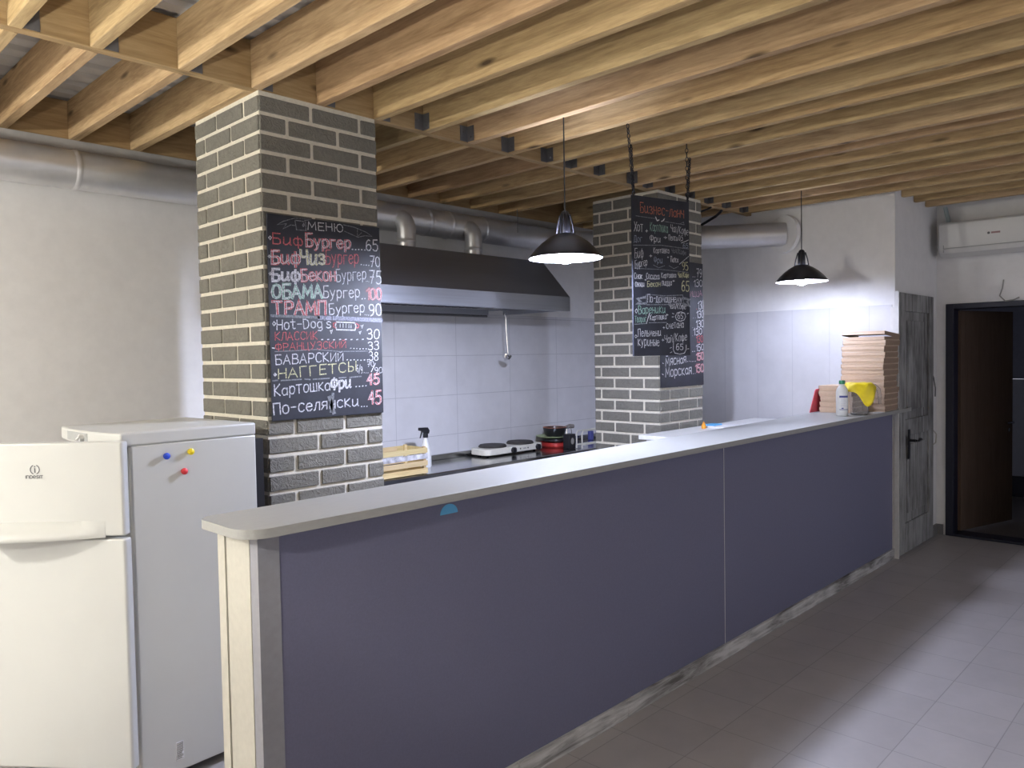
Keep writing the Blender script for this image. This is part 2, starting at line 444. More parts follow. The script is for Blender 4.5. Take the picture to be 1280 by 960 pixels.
# open brown door in its navy steel frame
d = struct('door_2', MB().box(XC - 0.02, XC + 0.17, DY1 - 0.062, DY1, 0, DH).box(XC - 0.02, XC + 0.17, DY0, DY0 + 0.062, 0, DH).box(XC - 0.02, XC + 0.17, DY0 + 0.062, DY1 - 0.062, DH - 0.045, DH).box(XC - 0.02, XC + 0.17, DY0 + 0.062, DY1 - 0.062, 0, 0.022),
           M['navy'], 'dark navy steel door frame with a brown door standing open', 'door', bevel=0.003)
ang = math.atan2(1.600 - 1.83, 8.22 - 7.44)
Mr = Matrix.Translation((7.44, 1.825, 0)) @ Matrix.Rotation(ang, 4, 'Z')
leaf = obj('door_leaf', MB().box(0, 0.81, -0.02, 0.02, 0.03, 1.93, 0, Mr), M['brown_door'], d, label='brown veneered door leaf', bevel=0.002)
h = MB(); p0 = Mr @ Vector((0.745, -0.02, 0.93)); p1 = Mr @ Vector((0.745, -0.065, 0.93)); p2 = Mr @ Vector((0.63, -0.065, 0.93))
h.cyl(p0, p1, 0.011); h.tube([p1, p2], 0.009); h.cyl(Mr @ Vector((0.745, -0.019, 0.86)), Mr @ Vector((0.745, -0.026, 0.86)), 0.016)
obj('door_handle', h, M['chrome'], leaf)

# whitewashed old door (blocked by the counter end)
DX0, DX1 = 6.264, 7.115
mb = MB(); y0 = YP - 0.035
mb.box(DX0, DX1, YP - 0.02, YP + 0.001, 0.02, 2.04)
for a, c in ((DX0, DX0 + 0.12), (DX1 - 0.12, DX1)): mb.box(a, c, y0, YP - 0.019, 0.02, 2.04)
for a, c in ((0.02, 0.25), (0.93, 1.06), (1.90, 2.04)): mb.box(DX0 + 0.12, DX1 - 0.12, y0, YP - 0.019, a, c)
for a, c in ((0.32, 0.86), (1.13, 1.83)): mb.box(DX0 + 0.20, DX1 - 0.20, YP - 0.028, YP - 0.019, a, c)
od = struct('door_1', mb, M['old_door'], 'whitewashed old panelled door closed beside the counter end', 'door', bevel=0.004)
h = MB(); hx = 6.47
h.box(hx - 0.02, hx + 0.02, y0 - 0.006, y0 + 0.001, 0.75, 0.98)
h.cyl((hx, y0, 0.895), (hx, y0 - 0.05, 0.895), 0.010); h.tube([(hx, y0 - 0.05, 0.895), (hx + 0.05, y0 - 0.055, 0.887), (hx + 0.10, y0 - 0.05, 0.90), (hx + 0.16, y0 - 0.045, 0.893)], 0.009)
obj('door_handle', h, M['black_metal'], od, label='black iron lever handle on a long plate')
struct('trim_2', MB().box(DX0 - 0.015, DX0 - 0.003, YP - 0.03, YP + 0.001, 0.0, 2.05), M['white_trim'], 'thin pale strip between the white wall corner and the old door', 'strip', smooth=False)

# ------------------------------------------------------------------ brick pillars
def pillar(x0, x1, y0, y1, label):
    t = thing('brick_pillar', ((x0 + x1) / 2, (y0 + y1) / 2, 0), label, 'pillar'); t['kind'] = 'structure'
    core = MB().box(x0, x1, y0, y1, 0, HJ)
    obj('mortar_core', core, M['mortar'], t, smooth=False)
    rr = random.Random(int(x0 * 100)); br = MB()
    pitch, hgt, jt, L = 0.0835, 0.066, 0.018, 0.247
    def run(total, odd, first_full):
        out = []; c = 0.0; first = True
        while c < total - 0.01:
            w = L if not first else (L if first_full else L * 0.5)
            first = False
            out.append((c, min(c + w, total))); c += w + jt
        return out
    row = 0; z = HJ - 0.022
    while z > 0.05:
        z0 = max(z - hgt, 0.0); odd = row % 2 == 0
        for a, c in run(x1 - x0, odd, odd):
            e = 0.007 + rr.uniform(-0.002, 0.002)
            br.box(x0 + a, x0 + c, y0 - e, y0 + 0.004, z0, z)
            br.box(x0 + a, x0 + c, y1 - 0.004, y1 + e, z0, z)
        for a, c in run(y1 - y0, odd, not odd):
            e = 0.007 + rr.uniform(-0.002, 0.002)
            br.box(x0 - e, x0 + 0.004, y0 + a, y0 + c, z0, z)
            br.box(x1 - 0.004, x1 + e, y0 + a, y0 + c, z0, z)
        z -= pitch; row += 1
    obj('brick_facing', br, M['brick'], t, smooth=False, bevel=0.003, seg=1)
    return t
pillar(1.69, 2.305, 3.13, 3.755, 'grey brick pillar with cream mortar beside the fridge carrying the burger menu')
pillar(4.735, 5.33, 3.085, 3.665, 'grey brick pillar with cream mortar carrying the pizza price board')

# ------------------------------------------------------------------ beams and joists
ORD = ['first', 'second', 'third', 'fourth', 'fifth', 'sixth', 'seventh', 'eighth', 'ninth', 'tenth', 'eleventh', 'twelfth', 'thirteenth', 'fourteenth', 'fifteenth', 'sixteenth', 'seventeenth', 'eighteenth', 'nineteenth', 'twentieth', 'twenty-first', 'twenty-second', 'twenty-third']
LY = 3.13
cb = obj('cross_beam', MB().box(-2.2, XA, LY - 0.0, LY + 0.045, HJ, HD), M['beam'], bevel=0.003, origin=(2, LY, HJ), seg=1)
tag(cb, 'long pine cross beam running over both brick pillars with joists hung from it', 'beam', None, 'structure')
JW = 0.046
def joist_mesh(length):
    return MB().box(-JW / 2, JW / 2, -length, 0, 0, HD - HJ)
front = [-0.52, -0.2, 0.13, 0.46, 0.776, 1.04, 1.365, 1.68, 2.0, 2.32, 2.635, 2.95, 3.27, 3.61, 3.84, 4.13, 4.50, 4.69, 4.98, 5.26, 5.54, 5.82, 6.12]
fl = LY - 0.001 + 2.3
fj = obj('ceiling_joist', joist_mesh(fl), M['joist'], bevel=0.003, seg=1)
# angle brackets: one flange on the cross beam, the other on the joist
def bracket(side):
    m = MB()
    xa = side * JW / 2
    m.box(min(xa, xa + side * 0.055), max(xa, xa + side * 0.055), -0.0035, -0.0002, 0.006, 0.088)
    m.box(min(xa, xa + side * 0.003), max(xa, xa + side * 0.003), -0.052, -0.0036, 0.006, 0.088)
    m.cyl((xa + side * 0.03, -0.003, 0.055), (xa + side * 0.03, -0.009, 0.055), 0.007, 8)
    m.cyl((xa + side * 0.002, -0.03, 0.03), (xa + side * 0.009, -0.03, 0.03), 0.007, 8)
    return m
hgo = _part('angle_bracket', bracket(1), M['steel_dark'], fj, label='dark steel angle bracket', smooth=False)
hgm = bpy.data.objects.new('tmp', hgo.data)
_tmp = _part('angle_bracket', bracket(-1), M['steel_dark'], fj, smooth=False); other_side = _tmp.data
bpy.data.objects.remove(_tmp); bpy.data.objects.remove(hgm)
for i, x in enumerate(front):
    o = fj if i == 0 else copy_tree(fj)
    o.location = (x, LY - 0.0015, HJ)
    if x > 2.5: o.children[0].data = other_side
    tag(o, 'pine joist over the dining side, %s along the cross beam counting from the fridge end' % ORD[i], 'joist', 'joists over the dining side')
kit = [-0.52, -0.2, 0.13, 0.46, 0.776, 1.04, 1.365, 1.675, 2.33, 2.66, 2.97, 3.29, 3.62, 3.93, 4.25, 4.57, 5.40, 5.68, 5.98]
kl = YB - (LY + 0.045) - 0.03
def kj_mesh(): return MB().box(-JW / 2, JW / 2, 0, kl, 0, HD - HJ)
kj = obj('kitchen_joist', kj_mesh(), M['joist'], bevel=0.003, seg=1)
for i, x in enumerate(kit):
    o = kj if i == 0 else copy_tree(kj)
    o.location = (x, LY + 0.0465, HJ)
    tag(o, 'pine joist over the cooking side, %s along the cross beam counting from the fridge end' % ORD[i], 'joist', 'joists over the cooking side')
far = [6.42, 6.72, 7.02]
for i, x in enumerate(far):
    o = obj('door_bay_joist', MB().box(-JW / 2, JW / 2, -4.3, -0.002, 0, HD - HJ), M['joist'], bevel=0.003, seg=1)
    o.location = (x, YP, HJ)
    tag(o, 'pine joist above the old door, %s from the white wall corner' % ORD[i], 'joist', 'joists above the old door')
rim = obj('rim_board', MB().box(-2.2, XA, YB - 0.027, YB - 0.002, HJ, HD), M['beam'], bevel=0.002, seg=1, origin=(2, YB, HJ))
tag(rim, 'dark pine rim board closing the joist ends at the kitchen wall', 'beam', None, 'structure')


# ------------------------------------------------------------------ chalk lettering (own stroke alphabet)
GLY = {
 'А': '0,0 3,10 6,0;1.2,3.6 4.8,3.6', 'Б': '5.4,10 0.6,10 0.6,0 4,0 5.4,1.2 5.4,4.2 4,5.5 0.6,5.5', 'В': '0.5,0 0.5,10 3.8,10 5,8.8 5,6.5 3.8,5.4 0.5,5.4;3.8,5.4 5.6,4 5.6,1.3 4,0 0.5,0',
 'Г': '0.6,0 0.6,10 5.2,10', 'Д': '0,-1.6 0,0 6.4,0 6.4,-1.6;1,0 2,10 5.4,10 5.4,0', 'Е': '5.2,10 0.6,10 0.6,0 5.2,0;0.6,5.2 4.4,5.2',
 'З': '0.4,8.6 1.6,10 4,10 5.2,8.8 5.2,6.6 4,5.4 2,5.4;4,5.4 5.5,4 5.5,1.3 4.2,0 1.5,0 0.3,1.4', 'И': '0.5,10 0.5,0 5.5,10 5.5,0', 'Й': '0.5,9 0.5,0 5.5,9 5.5,0;1.6,11.2 3,10.2 4.4,11.2',
 'К': '0.6,10 0.6,0;5.4,10 0.6,4.8 5.6,0', 'Л': '0,0 1,0.6 2.4,10 5.4,10 5.4,0', 'М': '0.2,0 0.8,10 3.5,3 6.2,10 6.8,0', 'Н': '0.5,0 0.5,10;5.5,0 5.5,10;0.5,5.2 5.5,5.2',
 'О': '3,0 1.1,0.9 0.3,3.5 0.3,6.5 1.1,9.1 3,10 4.9,9.1 5.7,6.5 5.7,3.5 4.9,0.9 3,0', 'П': '0.5,0 0.5,10 5.5,10 5.5,0', 'Р': '0.6,0 0.6,10 4,10 5.4,8.7 5.4,6 4,4.6 0.6,4.6',
 'С': '5.4,8.4 4.4,9.7 3,10 1.2,9.1 0.4,6.5 0.4,3.5 1.2,0.9 3,0 4.4,0.3 5.4,1.6', 'Т': '0,10 6,10;3,10 3,0', 'У': '0.3,10 3,4.4;5.6,10 2.4,0.8 0.8,0', 'Ф': '3.2,0 3.2,10;3.2,8.6 1,8.4 0.2,6.4 0.2,4.4 1,2.6 3.2,2.4 5.4,2.6 6.2,4.4 6.2,6.4 5.4,8.4 3.2,8.6',
 'Х': '0.3,0 5.5,10;0.3,10 5.7,0', 'Ц': '0.5,10 0.5,0 6.2,0 6.2,-1.8;5.4,10 5.4,0', 'Ч': '0.5,10 0.5,6.2 1.5,5 5.4,5;5.4,10 5.4,0', 'Ш': '0.5,10 0.5,0 7.5,0 7.5,10;4,10 4,0', 'Щ': '0.5,10 0.5,0 8,0 8,-1.8;7.4,10 7.4,0;4,10 4,0', 'Ы': '0.5,10 0.5,0 3,0 4.2,1.2 4.2,3.8 3,5 0.5,5;6.2,10 6.2,0', 'Ь': '0.6,10 0.6,0 4,0 5.3,1.2 5.3,3.8 4,5.2 0.6,5.2',
 'Ю': '0.5,0 0.5,10;0.5,5 2.4,5;5.2,0 3.5,0.9 2.6,3.5 2.6,6.5 3.5,9.1 5.2,10 6.9,9.1 7.7,6.5 7.7,3.5 6.9,0.9 5.2,0', 'Я': '5.4,0 5.4,10 2,10 0.6,8.7 0.6,6.2 2,4.9 5.4,4.9;2.6,4.9 0.2,0',
 'а': '5,6.6 5,0;5,4.8 3.6,6.6 1.8,6.5 0.4,4.6 0.4,2 1.6,0.1 3.4,0.2 5,2', 'е': '0.5,3.6 5,4 4.8,5.6 3.4,6.9 1.6,6.6 0.4,4.6 0.4,2.2 1.6,0.2 3.4,0 5,1.4', 'и': '0.5,6.8 0.5,1.2 1.5,0 3,0.4 4.8,3;4.8,6.8 4.8,0.8 5.6,0',
 'р': '0.6,-2.6 0.6,6.8;0.6,5 2.2,6.8 4,6.6 5.2,4.8 5,2 3.8,0.2 2,0.2 0.6,1.8', 'у': '0.4,6.8 2.8,1.2;5.2,6.8 2,-1.6 0.6,-2.4', 'ф': '3.2,-2.4 3.2,9;3.2,6.4 1.4,6.8 0.3,5 0.3,2 1.4,0.2 3.2,0.8 5,0.2 6.1,2 6.1,5 5,6.8 3.2,6.4',
 'г': '0.6,0 0.6,6.8 4.6,6.8', 'з': '0.4,6 1.6,7 3.8,6.8 4.6,5.4 3.6,3.8 2,3.7;3.6,3.8 4.9,2.4 4.3,0.5 2.4,0 0.4,0.9',
 'o': '2.6,0 0.8,1 0.3,3.4 0.8,6 2.6,6.9 4.4,6 4.9,3.4 4.4,1 2.6,0', 't': '2,9 2,1 3,0 4.2,0.4;0,6.6 4.4,6.6', 'g': '5,6.8 5,-1.6 3.6,-2.8 1,-2.4;5,5 3.4,6.8 1.6,6.4 0.4,4.4 0.6,1.8 2,0.2 3.6,0.6 5,2.2', 's': '4.6,5.8 3.4,6.9 1.4,6.8 0.5,5.4 1.4,3.9 3.8,3.2 4.7,1.8 3.8,0.2 1.6,0 0.3,1', 'D': '0.6,0 0.6,10 3,10 5,8.4 5.7,5.6 5.4,2.6 4,0.5 2.4,0 0.6,0', 'H': '0.5,0 0.5,10;5.5,0 5.5,10;0.5,5.2 5.5,5.2',
 '0': '2.8,0 1,1 0.3,3.6 0.3,6.4 1,9 2.8,10 4.6,9 5.3,6.4 5.3,3.6 4.6,1 2.8,0', '1': '0.6,7.6 3,10 3,0', '3': '0.5,8.8 1.6,10 3.8,10 4.9,8.6 4.9,6.8 3.6,5.5 2,5.5;3.6,5.5 5.2,4 5.2,1.4 3.8,0 1.6,0 0.3,1.2', '4': '4.2,0 4.2,10;4.2,10 0.6,4 5.6,4', '5': '5,10 0.9,10 0.7,5.8 3.4,6.2 5.1,4.6 5.1,1.6 3.6,0 1.6,0 0.3,1.2',
 '6': '4.6,9.4 3,10 1.2,8 0.4,4.4 0.6,1.6 2,0 3.8,0.2 5.2,2 5,4.4 3.6,5.8 1.8,5.4 0.6,3.6', '7': '0.4,10 5.2,10 2.2,0;1.2,5 4.6,5', '8': '2.8,5.4 0.9,6.8 0.9,8.8 2.8,10 4.7,8.8 4.7,6.8 2.8,5.4 0.6,3.8 0.4,1.6 1.6,0.2 4,0.2 5.2,1.6 5,3.8 2.8,5.4', '9': '4.9,6.2 3.4,4.4 1.4,4.8 0.4,6.6 0.6,8.8 2.2,10 4,9.6 5,7.6 4.8,4 3.6,1 1.6,0',
 '+': '0.6,5 5.4,5;3,2.4 3,7.6', '/': '0,-1 4,11', '-': '0.6,5 4.4,5', '.': '1,0 1.7,0.2', ',': '1.2,0.8 0.6,-1.4', "'": '1,10 0.8,7.6',
}
def parse(g): return [[tuple(float(c) for c in p.split(',')) for p in st.split()] for st in g.split(';')]
GP = {k: parse(v) for k, v in GLY.items()}
for c in 'бвдйклмнопстхцчшщыьюя':
    if c not in GP: GP[c] = [[(x * 0.86, y * 0.74) for x, y in st] for st in GP[c.upper()]]
GP['б'] = GP['Б']

def ribbon(mb, pts, w, z, mi):
    """flat chalk stroke lying in the board plane: local x right, z up, facing -y"""
    P = [Vector((p[0], p[1])) for p in pts]
    k = len(P)
    if k < 2: return
    L, R = [], []
    for i in range(k):
        a = P[i] - P[i - 1] if i else P[1] - P[0]
        b = P[i + 1] - P[i] if i < k - 1 else a
        a = a.normalized() if a.length > 1e-9 else Vector((1, 0)); b = b.normalized() if b.length > 1e-9 else a
        t = (a + b); t = t.normalized() if t.length > 1e-6 else a
        nrm = Vector((-t.y, t.x)); cs = max(0.55, nrm.dot(Vector((-a.y, a.x))))
        o = nrm * (w / 2 / cs)
        e = Vector((0, 0))
        if i == 0: e = -a * w * 0.35
        if i == k - 1: e = b * w * 0.35
        L.append(P[i] + o + e); R.append(P[i] - o + e)
    vs = [(p.x, z, p.y) for p in L] + [(p.x, z, p.y) for p in R]
    fs = [(i, k + i, k + i + 1, i + 1) for i in range(k - 1)]
    mb.add(vs, fs, mi)

def lettering(items, seed, depth=-0.0012):
    rr = random.Random(seed)
    mb = MB()
    def stroke(pts, w, st, lift=0.0): ribbon(mb, pts, w, depth - lift, CHK.index(st))
    for it in items:
        if it[0] == '@':
            stroke(it[2], it[3], it[1]); continue
        txt, st, x0, y0, x1, y1, h = it
        adv = []; tot = 0.0
        for ch in txt:
            if ch == ' ': adv.append((None, 3.0)); tot += 3.0; continue
            g = GP[ch]; wmax = max(p[0] for s_ in g for p in s_) + 1.6
            if ch == '.': wmax = 3.0
            adv.append((g, wmax)); tot += wmax
        tot -= 1.0
        Lx = x1 - x0; sx = Lx / tot; cur = 0.0
        sh = h / 10.0
        w = max(0.0026, min(0.012, h * 0.115, sx * 0.95))
        for g, a in adv:
            if g is not None:
                jy = rr.uniform(-0.03, 0.03) * h; js = rr.uniform(0.94, 1.06)
                lean = rr.uniform(-0.05, 0.05)
                for s_ in g:
                    pts = []
                    for px, py in s_:
                        x = x0 + (cur + px) * sx + lean * py * sh
                        y = y0 + (y1 - y0) * ((cur + px) / tot) + py * sh * js + jy
                        pts.append((x, y))
                    if st in 'RPGY' and h > 0.05 and sx > 0.005:
                        stroke(pts, w * 1.9, st)
                        off = w * 0.85
                        stroke([(p[0] + off, p[1] + off * 0.4) for p in pts], w * 0.45, 'W', 0.0003)
                        stroke([(p[0] - off, p[1] - off * 0.4) for p in pts], w * 0.4, 'W', 0.0003)
                    else:
                        stroke(pts, w, st)
            cur += a
    return mb


MENU_MAIN = [('МЕНЮ', 'W', 0.2011, 0.8617, 0.3926, 0.8696, 0.0346),
 ('@', 'g', [(0.1369, 0.8962),
 (0.1439, 0.8539),
 (0.1918, 0.8555),
 (0.1904, 0.8951),
 (0.1369, 0.8962)], 0.004),
 ('@', 'g', [(0.1747, 0.8778),
 (0.181, 0.8863),
 (0.185, 0.8798),
 (0.1786, 0.8718),
 (0.1747, 0.8778)], 0.004),
 ('@', 'g', [(0.1846, 0.8998),
 (0.2213, 0.9077),
 (0.1373, 0.9057),
 (0.078, 0.8842),
 (0.0485, 0.8659),
 (0.095, 0.8755),
 (0.0765, 0.8504),
 (0.1152, 0.8722),
 (0.1387, 0.8718)], 0.0035),
 ('@', 'g', [(0.394, 0.9038),
 (0.4561, 0.8986),
 (0.5227, 0.8822),
 (0.5562, 0.8654),
 (0.5152, 0.8647),
 (0.4743, 0.8528),
 (0.3993, 0.874)], 0.0035),
 ('@', 'g', [(0.4726, 0.8945),
 (0.471, 0.8554),
 (0.4954, 0.877)], 0.0035),
 ('@', 'W', [(0.0062, 0.8057),
 (0.0132, 0.8125),
 (0.0192, 0.8068),
 (0.0125, 0.797),
 (0.0062, 0.8057)], 0.004),
 ('Биф', 'R', 0.022, 0.7803, 0.1766, 0.7828, 0.049),
 ('Бургер', 'R', 0.1887, 0.7837, 0.432, 0.7933, 0.0559),
 ('.....', 'W', 0.4333, 0.7928, 0.5157, 0.7944, 0.0501),
 ('65', 'W', 0.5191, 0.7935, 0.5917, 0.7988, 0.0509),
 ('@', 'W', [(0.0014, 0.7234),
 (0.0073, 0.7289),
 (0.0116, 0.7241),
 (0.0068, 0.7176),
 (0.0014, 0.7234)], 0.004),
 ('Биф', 'R', 0.0153, 0.6935, 0.1581, 0.7011, 0.0567),
 ('Чиз', 'Y', 0.1611, 0.7023, 0.2901, 0.7102, 0.0636),
 ('Бургер', 'R', 0.2901, 0.7102, 0.4758, 0.726, 0.0625),
 ('....', 'W', 0.4823, 0.7219, 0.5367, 0.7224, 0.0506),
 ('70', 'W', 0.5399, 0.7169, 0.6026, 0.7206, 0.0511),
 ('@', 'W', [(0.0037, 0.6491),
 (0.0096, 0.6545),
 (0.0138, 0.6486),
 (0.0079, 0.6426),
 (0.0037, 0.6491)], 0.004),
 ('Биф', 'P', 0.0147, 0.6177, 0.1548, 0.6268, 0.0517),
 ('Бекон', 'R', 0.1608, 0.6255, 0.3442, 0.6378, 0.0558),
 ('Бургер', 'P', 0.3472, 0.6325, 0.5169, 0.655, 0.0577),
 ('...', 'W', 0.513, 0.6435, 0.5335, 0.6434, 0.051),
 ('75', 'W', 0.5332, 0.6354, 0.6064, 0.6387, 0.0637),
 ('ОБАМА', 'G', 0.0142, 0.5412, 0.2709, 0.552, 0.0595),
 ('бургер', 'W', 0.2728, 0.5531, 0.4793, 0.5654, 0.0516),
 ('..', 'W', 0.4825, 0.5587, 0.5096, 0.5585, 0.0508),
 ('100', 'R', 0.5129, 0.5552, 0.6068, 0.5598, 0.0522),
 ('@', 'g', [(0.0096, 0.5669),
 (0.0157, 0.5635)], 0.008),
 ('ТРАМП', 'R', 0.0167, 0.4703, 0.2866, 0.4772, 0.0581),
 ('Бургер', 'P', 0.3024, 0.4781, 0.5037, 0.4959, 0.0493),
 ('...', 'W', 0.4996, 0.48, 0.5269, 0.4793, 0.0511),
 ('90', 'W', 0.5282, 0.4765, 0.6057, 0.479, 0.0582),
 ('@', 'g', [(0.0079, 0.4642),
 (0.2484, 0.4628)], 0.012),
 ('@', 'l', [(0.2483, 0.4612),
 (0.3081, 0.461)], 0.02),
 ('@', 'l', [(0.3272, 0.4613),
 (0.3854, 0.4605)], 0.02),
 ('@', 'l', [(0.4018, 0.4607),
 (0.6027, 0.4567)], 0.02),
 ('@', 'W', [(0.0132, 0.4301),
 (0.0204, 0.4385),
 (0.0281, 0.4302),
 (0.0196, 0.4198),
 (0.0132, 0.4301)], 0.004),
 ("Hot-Dog's", 'P', 0.0309, 0.4032, 0.3126, 0.4166, 0.0443),
 ('@', 'W', [(0.3406, 0.4433),
 (0.4441, 0.4416),
 (0.4501, 0.4248),
 (0.444, 0.4062),
 (0.341, 0.4074),
 (0.3354, 0.4266),
 (0.3406, 0.4433)], 0.006),
 ('@', 'R', [(0.3392, 0.4405),
 (0.3249, 0.4376),
 (0.3242, 0.421),
 (0.3356, 0.4156)], 0.005),
 ('@', 'R', [(0.4507, 0.4389),
 (0.4671, 0.4306),
 (0.4633, 0.4193),
 (0.4497, 0.4164)], 0.005),
 ('@', 'W', [(0.3609, 0.4186),
 (0.3615, 0.4352)], 0.004),
 ('@', 'W', [(0.3771, 0.4187),
 (0.3778, 0.4354)], 0.004),
 ('@', 'W', [(0.3935, 0.4188),
 (0.3942, 0.4355)], 0.004),
 ('@', 'W', [(0.4099, 0.4178),
 (0.4106, 0.434)], 0.004),
 ('@', 'W', [(0.4218, 0.4173),
 (0.4224, 0.433)], 0.004),
 ('@', 'W', [(0.4848, 0.4166),
 (0.4785, 0.429),
 (0.4852, 0.4268),
 (0.4922, 0.4325),
 (0.4848, 0.4166)], 0.004),
 ('@', 'W', [(0.3114, 0.3891),
 (0.3056, 0.4033),
 (0.3119, 0.4012),
 (0.3198, 0.4078),
 (0.3114, 0.3891)], 0.004),
 ('@', 'W', [(0.4721, 0.3882),
 (0.4665, 0.3995),
 (0.4725, 0.3973),
 (0.4795, 0.4018),
 (0.4721, 0.3882)], 0.004),
 ('КЛАССИК', 'R', 0.0213, 0.3552, 0.2379, 0.3624, 0.0354),
 ('........', 'W', 0.2472, 0.3607, 0.4948, 0.361, 0.0435),
 ('30', 'W', 0.5119, 0.3615, 0.5886, 0.3676, 0.0468),
 ('@', 'W', [(0.0084, 0.3225),
 (0.0187, 0.3214)], 0.005),
 ('ФРАНЦУЗСКИЙ', 'R', 0.0239, 0.3093, 0.3928, 0.3233, 0.0323),
 ('......', 'W', 0.4092, 0.3198, 0.51, 0.3153, 0.0392),
 ('33', 'W', 0.5167, 0.3112, 0.5829, 0.3133, 0.0389),
 ('@', 'g', [(0.0209, 0.3067),
 (0.1113, 0.3092),
 (0.2266, 0.3147),
 (0.3529, 0.3048),
 (0.5131, 0.3055)], 0.004),
 ('БАВАРСКИЙ', 'P', 0.0212, 0.2492, 0.3758, 0.2599, 0.0418),
 ('.......', 'W', 0.3871, 0.2641, 0.5182, 0.2614, 0.0447),
 ('38', 'W', 0.5215, 0.2596, 0.5772, 0.2596, 0.0429),
 ('@', 'W', [(0.0124, 0.205),
 (0.0184, 0.2111),
 (0.0238, 0.2047),
 (0.0178, 0.1986),
 (0.0124, 0.205)], 0.005),
 ('НАГГЕТСЫ', 'Y', 0.031, 0.185, 0.4481, 0.2113, 0.0445),
 ('6/9', 'W', 0.4478, 0.2045, 0.4827, 0.196, 0.0351),
 ('...', 'W', 0.4856, 0.2005, 0.5156, 0.1984, 0.0285),
 ('70', 'W', 0.51, 0.2284, 0.5516, 0.2307, 0.0257),
 ('@', 'W', [(0.5332, 0.2047),
 (0.5591, 0.2444)], 0.005),
 ('90', 'W', 0.5537, 0.1972, 0.6009, 0.1968, 0.0277),
 ('@', 'g', [(0.0066, 0.1781),
 (0.0296, 0.1793)], 0.006),
 ('@', 'g', [(0.0469, 0.1776),
 (0.1475, 0.1801)], 0.006),
 ('@', 'g', [(0.1657, 0.1805),
 (0.193, 0.1773)], 0.006),
 ('@', 'g', [(0.2084, 0.1778),
 (0.2962, 0.18)], 0.006),
 ('@', 'g', [(0.3477, 0.1798),
 (0.387, 0.1812)], 0.006),
 ('@', 'g', [(0.4068, 0.1805),
 (0.474, 0.1838)], 0.006),
 ('Картошка', 'P', 0.0104, 0.1098, 0.2991, 0.1269, 0.0497),
 ('Фри', 'P', 0.3035, 0.1244, 0.4148, 0.1339, 0.0525),
 ('....', 'W', 0.4349, 0.1342, 0.5035, 0.1357, 0.0452),
 ('45', 'R', 0.5044, 0.1414, 0.5797, 0.1441, 0.0504),
 ('По-селя', 'P', 0.0045, 0.0273, 0.2808, 0.0388, 0.0497),
 ('нски', 'P', 0.2903, 0.0382, 0.4581, 0.042, 0.0497),
 ('...', 'W', 0.4647, 0.0382, 0.5056, 0.0357, 0.0456),
 ('45', 'R', 0.5129, 0.0444, 0.5885, 0.0458, 0.062),
 ('@', 'g', [(0.2925, 0.0907),
 (0.315, 0.0172)], 0.02),
 ('@', 'g', [(0.3123, 0.1063),
 (0.2993, 0.0238)], 0.015)]
